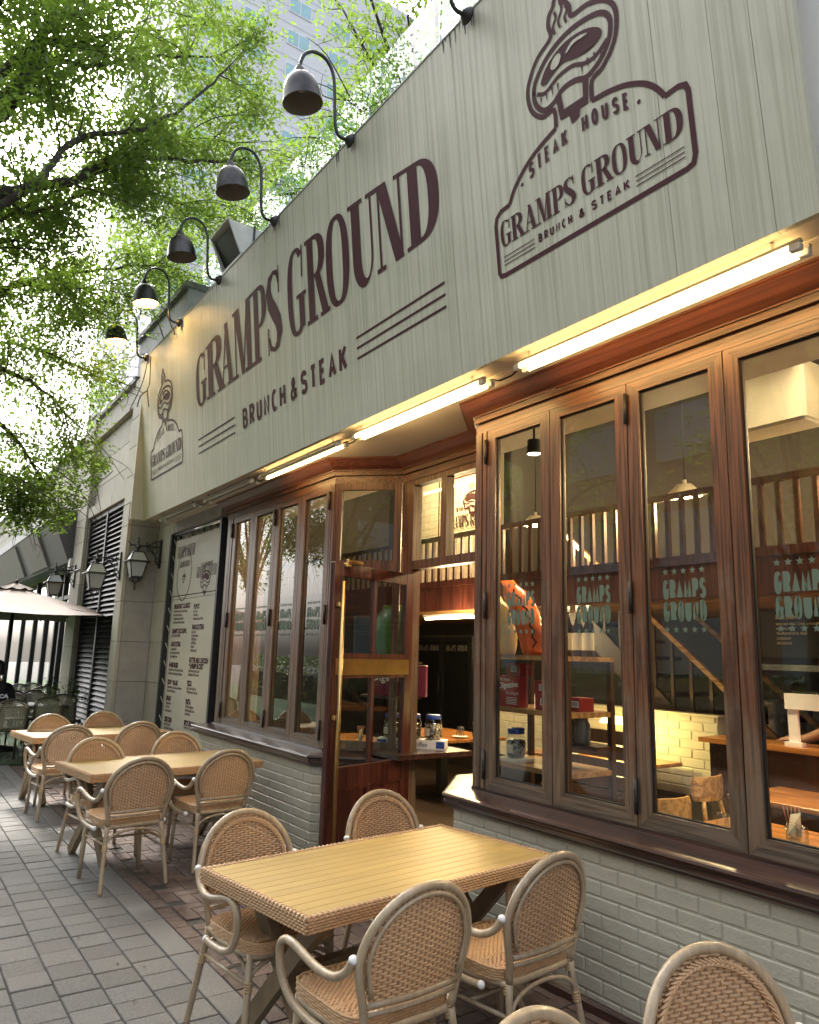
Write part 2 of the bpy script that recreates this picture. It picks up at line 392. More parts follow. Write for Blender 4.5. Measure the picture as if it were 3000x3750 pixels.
o = rest.build('paving_brick', M['redbrick'], terr); o['kind'] = 'stuff'
turf = MB().box((-40, -8, -.02), (-12.28, 5, .012)); tf = turf.build('turf', M['turf']); tag(tf, kind='structure')
gr = MB()
for _ in range(9000):
    x = -12.28-abs(rng.normal(0, 2.2)); y_ = rng.uniform(.2, 3.2); a = rng.uniform(0, 2*PI); h = rng.uniform(.01, .026); w = .0035
    dx, dy = math.cos(a), math.sin(a)
    gr.add([(x-dy*w, y_+dx*w, .01), (x+dy*w, y_-dx*w, .01), (x+dx*.012, y_+dy*.012, .01+h)], [(0, 1, 2)])
o = gr.build('turf_blades', M['turf']); tag(o, 'short green artificial grass carpet under the neighbouring cafe tables', 'grass', kind='stuff')
lf = MB()
for (px, py) in ((430, 3530), (495, 3668), (530, 3540), (290, 3435), (195, 3258)):
    p = at(px, py, 2, .006); a = rng.uniform(0, 6)
    lf = MB(); lf.add([(p.x+math.cos(a+t)*r, p.y+math.sin(a+t)*r, .004+z) for t, r, z in ((0, .018, .004), (1.2, .008, .001), (2.6, .012, .003), (4, .014, 0), (5.2, .007, .004))], [(0, 1, 2, 3, 4)])
    o = lf.build('fallen_leaf', mat('dry_leaf', (.07, .035, .015), .8)); tag(o, 'small dry brown leaf lying on the grey pavers', 'leaf', 'fallen leaves on the pavers')
lf = MB()
for (px, py) in ((218, 3047), (232, 3037)):
    p = at(px, py, 2, .004); lf.box((p.x-.03, p.y-.012, .002), (p.x+.03, p.y+.012, .005))
tag(lf.build('paper_scrap', M['white']), 'two small white paper scraps lying on the pavers beside a chair', 'litter')

# ================================================================== restaurant building
YS = 3.20                                             # plane of the folding windows
PATH = [(-8.50, 3.75), (-8.50, YS), (-5.881, YS), (-5.431, 3.65), (-4.326, 3.65), (-3.876, YS), (-1.29, YS), (-.84, 3.65)]
rb = thing('restaurant_building', 'two storey brunch and steak restaurant front with oak folding windows and painted brick', 'building', (-5, 3.2, 0))
BAY1 = [PATH[1], PATH[2], PATH[3]]; BAY1 = [(-8.5, 3.75)]+BAY1
BAY2 = [PATH[4], PATH[5], PATH[6], PATH[7]]
WO = .115; BL, BH = .222, .0745
def brick_wall(path, label):
    w = MB(); w.sweep(path, [(WO-.006, 0), (WO-.006, .765), (-.10, .765), (-.10, 0)])
    wall = w.build('base_wall', M['wallmortar'], rb, world=True)
    wall['label'] = label
    meshes = {}
    n = len(path); P = [Vector(p) for p in path]
    def offp(i, o):
        d1 = (P[i]-P[i-1]).normalized() if i else (P[1]-P[0]).normalized()
        d2 = (P[i+1]-P[i]).normalized() if i < n-1 else d1
        n1 = Vector((d1.y, -d1.x)); n2 = Vector((d2.y, -d2.x)); return P[i]+(n1+n2)/(1+n1.dot(n2))*o
    org = rb.location
    for s in range(n-1):
        a, b = offp(s, WO), offp(s+1, WO); d = (b-a); Ls = d.length; d.normalize(); ang = math.atan2(d.y, d.x)
        for c in range(10):
            x = -(BL/2 if c % 2 else 0)-.03
            while x < Ls:
                x0, x1 = max(x, 0), min(x+BL-.011, Ls)
                if x1-x0 > .03:
                    key = round(x1-x0, 3)
                    if key not in meshes:
                        meshes[key] = MB().box((0, -.0, 0), (x1-x0, .03, BH-.011), bev=.0035).mesh('brick', M['wallbrick'])
                    q = a+d*x0
                    ob = link('brick', meshes[key], wall, (q.x-org.x+d.y*rng.normal(0, .0006), q.y-org.y, .01+c*BH), (rng.normal(0, .003), rng.normal(0, .002), ang+rng.normal(0, .002)))
                x += BL
    # sill with moulded nose, base trim
    sl_ = MB().sweep(path, [(-.05, .872), (-.002, .872), (.0, .862), (.17, .842), (.185, .838), (.189, .826), (.182, .815), (.172, .812), (.172, .803), (.178, .798), (.178, .786), (.160, .772), (.150, .769), (.150, .758), (.125, .742), (-.05, .742)])
    sl_.build('window_sill', M['sill'], rb, world=True)
    fr_ = MB().sweep(path, [(.012, .8745), (.012, .8595), (-.04, .8595), (-.04, .8745)]); fr_.build('sill_rail', M['sill'], rb, world=True)
    bt = MB().sweep(path, [(WO, .05), (WO+.012, .05), (WO+.028, .035), (WO+.034, .0), (WO, .0)]); bt.build('base_trim', M['sill'], rb, world=True)
    return wall
brick_wall(BAY1, 'low painted brick wall under the far window bay')
brick_wall(BAY2, 'low painted brick wall under the near window bay')
# crown moulding and header along the whole front
MB().sweep(PATH, [(-.02, 3.300), (.014, 3.300), (.014, 3.262), (-.02, 3.262)]).build('crown_fillet', M['oakh'], rb, world=True)
MB().sweep(PATH, [(-.03, 3.4065), (.118, 3.4065), (.118, 3.394), (.108, 3.392), (.100, 3.384), (.060, 3.340), (.030, 3.318), (.022, 3.312), (.022, 3.303), (-.03, 3.303)]).build('crown_moulding', M['crown'], rb, world=True)
MB().sweep(PATH, [(-.055, 3.262), (-.012, 3.262), (-.012, 3.247), (-.003, 3.247), (-.003, 3.19), (-.055, 3.19)]).build('window_header', M['oakh'], rb, world=True)
# corner posts
def post(x0, x1, y0, y1, z0=.8745, z1=3.19, nm='corner_post', mt='oak', par=None):
    return MB().box((x0, y0, z0), (x1, y1, z1), bev=.004).build(nm, M[mt], par or rb, world=True)
for (x0, x1) in ((-8.44, -8.36), (-8.352, -8.298), (-5.944, -5.912), (-5.906, -5.875), (-3.872, -3.812), (-3.804, -3.766), (-1.404, -1.368), (-1.36, -1.30)):
    post(x0, x1, YS-.002-(.004 if x1-x0 > .05 else 0), YS+.06)
MB().box((-8.4975, YS+.01, .8745), (-8.45, 3.7, 3.2615)).build('return_board', M['oak'], rb, world=True)
# folding sashes
SW = .586; ST = .078; Z0, Z1 = .8755, 3.186
def sash_meshes():
    d = .05
    f = {}
    w = SW-.007
    f['stile'] = MB().prism([(0, 0), (ST, ST), (ST, Z1-Z0-ST*.8), (0, Z1-Z0)], .05, Matrix(((1,0,0,0),(0,0,1,0),(0,1,0,0),(0,0,0,1)))).mesh('sash_stile', M['oak'])
    f['stile2'] = MB().prism([(w, 0), (w, Z1-Z0), (w-ST, Z1-Z0-ST*.8), (w-ST, ST)], .05, Matrix(((1,0,0,0),(0,0,1,0),(0,1,0,0),(0,0,0,1)))).mesh('sash_stile', M['oak'])
    f['railb'] = MB().prism([(.001, 0), (w-.001, 0), (w-ST-.001, ST), (ST+.001, ST)], .05, Matrix(((1,0,0,0),(0,0,1,0),(0,1,0,.0),(0,0,0,1)))).mesh('sash_rail', M['oakh'])
    f['railt'] = MB().prism([(.001, Z1-Z0), (ST+.001, Z1-Z0-ST*.8), (w-ST-.001, Z1-Z0-ST*.8), (w-.001, Z1-Z0)], .05, Matrix(((1,0,0,0),(0,0,1,0),(0,1,0,.0),(0,0,0,1)))).mesh('sash_rail', M['oakh'])
    g = MB(); a, b, zb, zt = ST-.001, w-ST+.001, ST-.001, Z1-Z0-ST*.8+.001
    for q in (((a, .018, zb), (a+.009, .03, zt)), ((b-.009, .018, zb), (b, .03, zt)), ((a+.009, .018, zb), (b-.009, .03, zb+.009)), ((a+.009, .018, zt-.009), (b-.009, .03, zt))): g.box(*q)
    f['gasket'] = g.mesh('sash_gasket', M['gasket'])
    f['glass'] = MB().box((a, .031, zb), (b, .036, zt)).mesh('window_pane', M['pane'])
    return f
SM = sash_meshes()
M['decal'] = mat('frosted_decal', (.10, .15, .11), .55)
# ---------- lettering
def arc(cx, cy, rx, ry, a0, a1, n=10, p=2.):
    out = []
    for i in range(n+1):
        t = R_(a0+(a1-a0)*i/n); c, s = math.cos(t), math.sin(t)
        out.append((cx+rx*math.copysign(abs(c)**(2/p), c), cy+ry*math.copysign(abs(s)**(2/p), s)))
    return out
def stroke(pts, hw, asp=1.):
    P = [Vector((x*asp, y)) for x, y in pts]; n = len(P); hw = hw if isinstance(hw, list) else [hw]*n; A = []; B = []
    for i in range(n):
        d1 = (P[i]-P[i-1]) if i else P[1]-P[0]; d2 = (P[i+1]-P[i]) if i < n-1 else d1
        if d1.length < 1e-6: d1 = d2
        if d2.length < 1e-6: d2 = d1
        d1 = d1.normalized(); d2 = d2.normalized()
        n1 = Vector((-d1.y, d1.x)); n2 = Vector((-d2.y, d2.x)); m = (n1+n2); k = 1+n1.dot(n2)
        m = m/max(k, .35); A.append(P[i]+m*hw[i]); B.append(P[i]-m*hw[i])
    return [[(A[i].x/asp, A[i].y), (A[i+1].x/asp, A[i+1].y), (B[i+1].x/asp, B[i+1].y), (B[i].x/asp, B[i].y)] for i in range(n-1)]
def rect(x0, x1, y0, y1): return [[(x0, y0), (x1, y0), (x1, y1), (x0, y1)]]
def ring(cx, cy, rx, ry, tx, ty, a0, a1, n=26, p=2.5, icx=None):
    o = arc(cx, cy, rx, ry, a0, a1, n, p); i_ = arc(cx if icx is None else icx, cy, rx-tx, ry-ty, a0, a1, n, p)
    return [[o[k], o[k+1], i_[k+1], i_[k]] for k in range(n)]
S_ = .05
SERIF = {
 'O': ring(.5, .5, .5, .525, .27, .055, 0, 360, 40),
 'G': ring(.50, .5, .50, .525, .27, .05, 50, 312)+[[(.80, .63), (.88, .63), (.90, 1.01), (.84, 1.01)]]+rect(.64, .92, .04, .43)+rect(.50, 1.02, .40, .45),
 'R': rect(.10, .38, 0, 1)+rect(0, .46, 1-S_, 1)+rect(0, .50, 0, S_)+ring(.40, .745, .50, .255, .28, .05, -90, 90, 18)+[[(.42, .50), (.66, .52), (.98, S_), (.70, S_)]]+rect(.62, 1.04, 0, S_),
 'A': [[(.12, .03), (.20, .03), (.56, 1), (.46, 1)], [(.38, 1), (.60, 1), (.93, .03), (.63, .03)]]+rect(.26, .74, .29, .335)+rect(0, .36, 0, S_)+rect(.53, 1.04, 0, S_),
 'M': rect(.10, .15, 0, 1)+[[(.09, 1), (.33, 1), (.57, 0), (.42, 0)], [(.49, .03), (.545, .03), (.79, 1), (.72, 1)]]+rect(.70, .91, 0, 1)+rect(0, .25, 0, S_)+rect(0, .2, 1-S_, 1)+rect(.60, 1.01, 0, S_)+rect(.8, 1.01, 1-S_, 1),
 'P': rect(.12, .44, 0, 1)+rect(0, .5, 1-S_, 1)+rect(0, .58, 0, S_)+ring(.46, .72, .54, .28, .30, .05, -90, 90, 18),
 'S': stroke([(.86, .80), (.76, .95), (.52, .985), (.26, .93), (.16, .78), (.27, .62), (.52, .48), (.76, .34), (.84, .19), (.70, .06), (.46, .015), (.22, .06), (.12, .20)], [.02, .035, .025, .055, .085, .10, .11, .10, .085, .055, .025, .035, .02], .5)+[[(.82, .68), (.90, .68), (.92, 1.02), (.86, 1.02)], [(.02, -.02), (.08, -.02), (.12, .33), (.04, .33)]],
 'U': rect(.12, .44, .32, 1)+rect(.82, .89, .32, 1)+[[o_, o2, i2, i1] for o_, o2, i1, i2 in zip(arc(.505, .32, .385, .345, 180, 360, 18)[:-1], arc(.505, .32, .385, .345, 180, 360, 18)[1:], arc(.63, .32, .19, .27, 180, 360, 18)[:-1], arc(.63, .32, .19, .27, 180, 360, 18)[1:])]+rect(0, .56, 1-S_, 1)+rect(.70, 1.02, 1-S_, 1),
 'N': rect(.11, .18, 0, 1)+[[(.10, 1), (.42, 1), (.90, 0), (.62, 0)]]+rect(.81, .88, 0, 1)+rect(0, .30, 0, S_)+rect(0, .2, 1-S_, 1)+rect(.68, 1.02, 1-S_, 1),
 'D': rect(.12, .42, 0, 1)+rect(0, .44, 1-S_, 1)+rect(0, .44, 0, S_)+ring(.42, .5, .58, .5, .30, .06, -90, 90, 24),
}
SANS = {
 'A': [[(0, 0), (.5, 1), (1, 0)], [(.2, .3), (.8, .3)]],
 'B': [[(0, 0), (0, 1), (.5, 1)]+arc(.5, .76, .42, .24, 90, -90)+[(0, .52)], [(.5, .52)]+arc(.55, .26, .45, .26, 90, -90)+[(0, 0)]],
 'C': [arc(.5, .5, .5, .5, 50, 310, 16)],
 'D': [[(0, 0), (0, 1), (.4, 1)]+arc(.45, .5, .55, .5, 90, -90)+[(0, 0)]],
 'E': [[(1, 1), (0, 1), (0, 0), (1, 0)], [(0, .52), (.85, .52)]],
 'F': [[(1, 1), (0, 1), (0, 0)], [(0, .52), (.85, .52)]],
 'G': [arc(.5, .5, .5, .5, 50, 330, 16)+[(1, .45), (.55, .45)]],
 'H': [[(0, 0), (0, 1)], [(1, 0), (1, 1)], [(0, .5), (1, .5)]],
 'I': [[(.5, 0), (.5, 1)]], 'L': [[(0, 1), (0, 0), (1, 0)]],
 'K': [[(0, 0), (0, 1)], [(1, 1), (.05, .42)], [(.3, .6), (1, 0)]],
 'M': [[(0, 0), (0, 1), (.5, .2), (1, 1), (1, 0)]],
 'N': [[(0, 0), (0, 1), (1, 0), (1, 1)]],
 'O': [arc(.5, .5, .5, .5, 0, 360, 24)],
 'P': [[(0, 0), (0, 1), (.55, 1)]+arc(.55, .74, .45, .26, 90, -90)+[(0, .48)]],
 'R': [[(0, 0), (0, 1), (.55, 1)]+arc(.55, .74, .43, .26, 90, -90)+[(0, .48)], [(.45, .48), (1, 0)]],
 'S': [arc(.5, .755, .46, .245, 20, 270, 12)+arc(.5, .255, .5, .255, 90, -155, 12)],
 'T': [[(0, 1), (1, 1)], [(.5, 1), (.5, 0)]],
 'U': [[(0, 1), (0, .35)]+arc(.5, .33, .5, .33, 180, 360, 12)+[(1, 1)]],
 '&': [[(1, .0), (.32, .68), (.25, .82), (.35, .96), (.52, .99), (.66, .9), (.66, .76), (.5, .62), (.1, .36), (.05, .2), (.14, .06), (.36, 0), (.62, .06), (.85, .28), (.95, .48)]],
 'V': [[(0, 1), (.5, 0), (1, 1)]], 'Y': [[(0, 1), (.5, .5), (1, 1)], [(.5, .5), (.5, 0)]], '.': [[(.45, .05), (.55, .05)]],
}
class Ink:                       # flat lettering on a plane; each stroke a hair above the last
    def __init__(s, O, ex, ev, base=.003, step=.00006):
        s.O = Vector(O); s.ex = Vector(ex); s.ev = Vector(ev); s.n = s.ex.cross(s.ev).normalized(); s.k = 0; s.mb = MB(); s.base = base; s.step = step
    def poly(s, pts, f=None):
        s.k += 1; h = s.base+s.step*(s.k % 40)
        if f: pts = [f(x, y) for x, y in pts]
        s.mb.add([s.O+s.ex*x+s.ev*y+s.n*h for x, y in pts], [tuple(range(len(pts)))])
    def polys(s, ps, f=None):
        s.k += 1; h = s.base+s.step*(s.k % 40)
        for pts in ps:
            if f: pts = [f(x, y) for x, y in pts]
            s.mb.add([s.O+s.ex*x+s.ev*y+s.n*h for x, y in pts], [tuple(range(len(pts)))])
    def serif(s, ch, x0, x1, y0, y1, arch=None):
        for p in SERIF[ch]:
            f = lambda x, y: (x0+(x1-x0)*x, y0+(y1-y0)*y*(arch(x0+(x1-x0)*x) if arch else 1)); s.poly(p, f)
    def sans(s, ch, x0, x1, y0, y1, hw, path=None):
        w, h = x1-x0, y1-y0
        for pl in SANS.get(ch, []):
            pts = [(x0+hw+(w-2*hw)*x, y0+hw+(h-2*hw)*y) for x, y in pl]; s.polys(stroke(pts, hw), path)
    def line(s, txt, x0, x1, y0, y1, hw, gap=.35, path=None):
        ws = {' ': .9, 'I': .45, 'M': 1.25, '.': .3, 'E': .85, 'T': .9, 'L': .8}
        tot = sum(ws.get(c, 1.) for c in txt)+gap*(len(txt)-1); u = (x1-x0)/tot; x = x0
        for c in txt:
            w = ws.get(c, 1.)*u
            if c != ' ': s.sans(c, x, x+w, y0, y1, hw, path)
            x += w+gap*u
    def build(s, name, m, parent): return s.mb.build(name, m, parent, world=True)
def star(cx, cy, r): return [(cx+math.sin(PI*k/5)*(r if k % 2 == 0 else r*.42), cy+math.cos(PI*k/5)*(r if k % 2 == 0 else r*.42)) for k in range(10)]
def decal_mesh():
    ik = Ink((0, 0, 0), (1, 0, 0), (0, 0, 1), .001)
    W = .245; x0 = SW/2-W/2
    ik.line('GRAMPS', x0, x0+W, .635, .735, .0095, .16); ik.line('GROUND', x0, x0+W, .525, .625, .0095, .16)
    for zz in (.775, .485):
        for k in range(5): ik.poly(star(x0+.018+k*(W-.036)/4, zz, .019))
    return ik.mb.mesh('window_lettering', M['decal'])
DEC = decal_mesh()
hinge_me = MB().tube([(0, 0, 0), (0, 0, .17)], .011, 8).tube([(0, 0, .055), (0, 0, .06)], .0125, 8).tube([(0, 0, .11), (0, 0, .115)], .0125, 8).mesh('hinge', M['iron'])
for bay, xs in ((0, -8.292), (1, -3.760)):
    for k in range(4):
        s = bpy.data.objects.new('window_sash', SM['stile']); C.objects.link(s); s.parent = rb
        s.location = Vector((xs+k*SW+.0035, YS, Z0))-rb.location
        for nm in ('stile2', 'railb', 'railt', 'gasket', 'glass'):
            link({'stile2': 'sash_stile', 'railb': 'sash_rail', 'railt': 'sash_rail', 'gasket': 'sash_gasket', 'glass': 'window_pane'}[nm], SM[nm], s)
        link('window_lettering', DEC, s, (0, .0295, .48))
        if (k, bay) in ((0, 1), (2, 0), (2, 1), (0, 0), (3, 0)):
            for zz in (.06, 1.05, 2.08): link('hinge', hinge_me, s, (-.004 if not (k == 3) else SW-.004, -.012, zz))
# chamfer panes (both sides of the doorway), door frame, transom
def chamfer(a, b):
    a = Vector((*a, 0)); b = Vector((*b, 0)); d = (b-a); L_ = d.length; d.normalize(); n_ = Vector((d.y, -d.x, 0))
    Mx = Matrix((d, -n_, Vector((0, 0, 1)))).transposed().to_4x4(); Mx.translation = a
    f = MB()
    f.box((.012, -.004, .875), (.075, .05, 3.189), M=Mx).box((L_-.075, -.004, .875), (L_-.012, .05, 3.189), M=Mx)
    f.box((.0751, 0, .875), (L_-.0751, .05, .95), M=Mx).box((.0751, 0, 2.415), (L_-.0751, .05, 2.49), M=Mx).box((.0751, 0, 3.13), (L_-.0751, .05, 3.189), M=Mx)
    o = f.build('corner_window', M['oak'], rb, world=True)
    for z0, z1 in ((.95, 2.415), (2.49, 3.13)):
        MB().box((.0755, .02, z0), (L_-.0755, .026, z1), M=Mx).build('window_pane', M['pane'], o, world=True)
    return o
chamfer(PATH[2], PATH[3]); chamfer(PATH[4], PATH[5])
YD = 3.66
df = MB()
df.box((-5.425, YD, 0), (-5.28, YD+.09, 3.189)).box((-4.42, YD, 0), (-4.33, YD+.09, 3.189)).box((-5.2799, YD+.002, 2.40), (-4.4201, YD+.088, 2.475)).box((-5.2799, YD+.002, 3.14), (-4.4201, YD+.088, 3.189)).box((-4.885, YD+.004, 2.4751), (-4.815, YD+.086, 3.1399))
tr_ = df.build('door_frame', M['oak'], rb, world=True)
for x0, x1 in ((-5.2799, -4.8851), (-4.8149, -4.4201)):
    MB().box((x0, YD+.04, 2.475), (x1, YD+.045, 3.14)).build('transom_pane', M['pane'], tr_, world=True)
# open door leaf, hinged at the left of the doorway
hx, hy = -5.262, YD-.01; dw = .98; ang = math.atan2(2.69-hy, -4.955-hx)
door = bpy.data.objects.new('door', None); C.objects.link(door); door.parent = rb
dM = Matrix.Translation(Vector((hx, hy, .02))) @ Matrix.Rotation(ang, 4, 'Z')
DH = 2.335
def dbox(bxs, nm, mt, par=None):
    m = MB()
    for a, b in bxs: m.box(a, b, M=dM, bev=.003)
    return m.build(nm, M[mt], par, world=True)
m = MB()
for a, b in (((0, -.022, 0), (.095, .022, DH)), ((dw-.095, -.022, 0), (dw, .022, DH))): m.box(a, b, M=dM, bev=.003)
door_o = m; C.objects.unlink(door); bpy.data.objects.remove(door)
door = door_o.build('door', M['mahog'], rb, world=True)
rails = [((.0955, -.0215, 0), (dw-.0955, .0215, .17)), ((.0955, -.0215, .69), (dw-.0955, .0215, .84)), ((.0955, -.0215, 1.475), (dw-.0955, .0215, 1.66)), ((.0955, -.0215, 2.235), (dw-.0955, .0215, DH)),
         ((dw/2-.022, -.021, .17), (dw/2+.022, .021, .69)), ((dw/2-.018, -.021, .84), (dw/2+.018, .021, 1.475)), ((dw/2-.018, -.021, 1.66), (dw/2+.018, .021, 2.235))]
dbox(rails, 'door_rail', 'mahog', door)
for x0, x1 in ((.0955, dw/2-.022), (dw/2+.022, dw-.0955)):
    dbox([((x0, -.009, .17), (x1, .009, .69))], 'door_panel', 'mahog', door)
    b_ = MB(); b_.box((x0, -.0195, .17), (x0+.02, .0195, .69), M=dM).box((x1-.02, -.0195, .17), (x1, .0195, .69), M=dM).box((x0+.02, -.0195, .67), (x1-.02, .0195, .69), M=dM).box((x0+.02, -.0195, .17), (x1-.02, .0195, .19), M=dM)
    b_.build('panel_moulding', M['mahog'], door, world=True)
    for z0, z1 in ((.84, 1.475), (1.66, 2.235)):
        MB().box((x0-.004 if x0 < .2 else x0-.004, -.003, z0), (x1+.004, .003, z1), M=dM).build('door_pane', M['pane'], door, world=True)
MB().box((.05, -.027, 1.50), (dw-.05, -.0218, 1.62), M=dM).box((.05, .0218, 1.50), (dw-.05, .027, 1.62), M=dM).build('push_plate', M['brass'], door, world=True)
h = MB()
hxx = dw-.05
h.tube([dM @ Vector((hxx, .075, .12)), dM @ Vector((hxx, .075, 2.19))], .017, 12)
h.build('handle_bar', M['brass'], door, world=True)
h = MB()
for zz in (.28, 1.18, 2.0): h.box((hxx-.028, .022, zz), (hxx+.028, .06, zz+.035), M=dM, bev=.004)
h.build('handle_bracket', M['brass'], door, world=True)
h = MB().box((dw-.16, -.05, DH-.03), (dw-.10, .05, DH-.0), M=dM, bev=.004).box((dw-.30, .023, DH+.002), (dw-.12, .045, DH+.03), M=dM, bev=.004)
h.build('door_closer', M['brass'], door, world=True)
# soffit, sign backing, upper wall, roof
MB().box((-10.42, 2.76, 3.409), (-.2, 4.2, 3.47)).build('soffit', M['soffit'], rb, world=True)
MB().box((-9.0, 2.93, 3.4035), (-1.0, 2.96, 3.4088)).box((-9.9, 3.12, 3.4035), (-8.6, 3.14, 3.4088)).build('soffit_seam', mat('soffit_seam', (.62, .57, .48), .6), rb, world=True)
MB().box((-10.42, 2.9, 3.47), (-.2, 3.1, 5.50)).build('upper_wall', M['concrete'], rb, world=True)
MB().box((-11.2, 2.95, 5.50), (2.2, 9.0, 5.60)).build('roof', M['concrete'], rb, world=True)
# wall to the left of the bay, behind the menu banner
w = MB().box((-10.98, 3.34, 0), (-8.5, 3.55, 3.409)).build('side_wall', M['concrete'], rb, world=True)
MB().box((-10.40, 3.16, 3.26), (-8.62, 3.34, 3.408)).build('side_lintel', M['concrete'], rb, world=True)
MB().box((-8.655, 3.17, 0), (-8.605, 3.33, 3.24)).build('side_frame', M['iron'], rb, world=True)
MB().box((-10.60, 3.17, 0), (-10.54, 3.33, 3.26)).build('side_frame', M['iron'], rb, world=True)
# white return wall at the right end of the front
MB().box((-1.42, 2.80, 3.472), (1.5, 2.898, 7.0)).build('white_pier', M['white'], rb, world=True)

# ================================================================== shop sign
def streaks():
    m = mat('sign_panel', (.47, .465, .375), .5, spec=.35); nt = m.node_tree; N = nt.nodes; L = nt.links; b = N['Principled BSDF']
    tc = N.new('ShaderNodeTexCoord')
    def nz(scale, det, pos0, pos1, c0, c1):
        mp = N.new('ShaderNodeMapping'); mp.inputs['Scale'].default_value = scale; L.new(tc.outputs['Object'], mp.inputs[0])
        n = N.new('ShaderNodeTexNoise'); n.inputs['Scale'].default_value = 1; n.inputs['Detail'].default_value = det; n.inputs['Roughness'].default_value = .6; L.new(mp.outputs[0], n.inputs[0])
        r = N.new('ShaderNodeValToRGB'); r.color_ramp.elements[0].position = pos0; r.color_ramp.elements[1].position = pos1
        r.color_ramp.elements[0].color = (*c0, 1); r.color_ramp.elements[1].color = (*c1, 1); L.new(n.outputs['Fac'], r.inputs[0]); return r.outputs[0]
    a = nz((38, 1, .5), 5, .30, .56, (.66, .66, .60), (1, 1, 1))
    c = nz((110, 1, .45), 3, .26, .40, (.52, .51, .46), (1, 1, 1))
    d = nz((1.2, 1, 1.6), 4, .25, .75, (.86, .87, .82), (1.06, 1.05, 1.04))
    src = None
    for x in (a, c, d):
        if src is None: src = x
        else:
            mu = N.new('ShaderNodeMix'); mu.data_type = 'RGBA'; mu.blend_type = 'MULTIPLY'; mu.inputs[0].default_value = 1; L.new(src, mu.inputs[6]); L.new(x, mu.inputs[7]); src = mu.outputs[2]
    mu = N.new('ShaderNodeMix'); mu.data_type = 'RGBA'; mu.blend_type = 'MULTIPLY'; mu.inputs[0].default_value = 1; L.new(src, mu.inputs[6]); mu.inputs[7].default_value = (.50, .495, .40, 1)
    L.new(mu.outputs[2], b.inputs['Base Color']); return m
M['signp'] = streaks()
sign = thing('shop_sign', 'long streaked beige fascia sign with maroon restaurant lettering and two steak emblems', 'sign', (-5.85, 2.727, 3.383))
LEAN = math.hypot(.237, 2.208); EV = Vector((0, -.237/LEAN, 2.208/LEAN)); EX = Vector((1, 0, 0)); EN = EX.cross(EV)
SO = Vector((0, 2.727, 3.383)); SX0, SX1, SH = -10.44, -1.268, 2.221
def sp(x, v, o=0): return SO+EX*x+EV*v+EN*o
seams = [SX0, -9.6, -7.95, -6.3, -4.65, -3.32, -1.9, -1.62, -1.44, SX1]
for a, b in zip(seams[:-1], seams[1:]):
    Mx = Matrix((EX, EV, EN)).transposed().to_4x4(); Mx.translation = sp(a, 0)
    m = MB().box((.0012, 0, -.04), (b-a-.0012, SH, 0), M=Mx); m.build('sign_panel', M['signp'], sign, world=True)
Mx = Matrix((EX, EV, EN)).transposed().to_4x4(); Mx.translation = sp(SX0, 0)
MB().box((0, SH+.001, -.30), (SX1-SX0, SH+.012, .006), M=Mx).build('sign_cap', mat('sign_cap', (.30, .31, .28), .5, var=.3, vscale=10), sign, world=True)
MB().box((SX0, 2.55, 3.385), (SX0+.03, 2.9, 5.5)).build('sign_end', M['signp'], sign, world=True)
arch = lambda x: (.755-.21*((x+5.86)/2.31)**2)
big = [('G', -8.175, -7.845), ('R', -7.835, -7.32), ('A', -7.415, -7.055), ('M', -7.045, -6.55), ('P', -6.545, -6.225), ('S', -6.21, -5.90),
       ('G', -5.765, -5.425), ('R', -5.41, -5.035), ('O', -5.05, -4.69), ('U', -4.68, -4.305), ('N', -4.305, -3.925), ('D', -3.925, -3.545)]
for part in (big[:6], big[6:]):
    ik = Ink(SO, EX, EV)
    for ch, a, b in part: ik.serif(ch, a, b, 1.005, 2.005, arch)
    ik.build('main_lettering', M['sign_ink'], sign)
for txt, a, b, hw in (('BRUNCH', -6.865, -5.89, .021), ('&', -5.795, -5.66, .019), ('STEAK', -5.59, -4.80, .021)):
    ik = Ink(SO, EX, EV); ik.line(txt, a, b, .445, .657, hw, .42); ik.build('sub_lettering', M['sign_ink'], sign)
ik = Ink(SO, EX, EV)
for v in (.626, .547, .468): ik.poly([(-8.15, v-.009), (-7.07, v-.009), (-7.07, v+.009), (-8.15, v+.009)])
for v in (.642, .562, .482): ik.poly([(-4.65, v-.009), (-3.55, v-.009), (-3.55, v+.009), (-4.65, v+.009)])
ik.build('rule_lines', M['sign_ink'], sign)['kind'] = 'stuff'
def smooth(pts, n=5, closed=False):
    out = []; m = len(pts); P = [Vector(p) for p in pts]
    rng_ = range(m if closed else m-1)
    for i in rng_:
        p0 = P[i-1] if (i or closed) else P[0]; p1 = P[i]; p2 = P[(i+1) % m]; p3 = P[(i+2) % m] if (closed or i+2 < m) else P[-1]
        for k in range(n):
            t = k/n; out.append(tuple(.5*((2*p1)+(p2-p0)*t+(2*p0-5*p1+4*p2-p3)*t*t+(3*p1-p0-3*p2+p3)*t**3)))
    if not closed: out.append(tuple(P[-1]))
    return out
def fillpoly(pts):
    """triangulated fill -> list of polygons"""
    from mathutils.geometry import tessellate_polygon
    tri = tessellate_polygon([[Vector((x, y, 0)) for x, y in pts]]); return [[pts[i] for i in t] for t in tri]
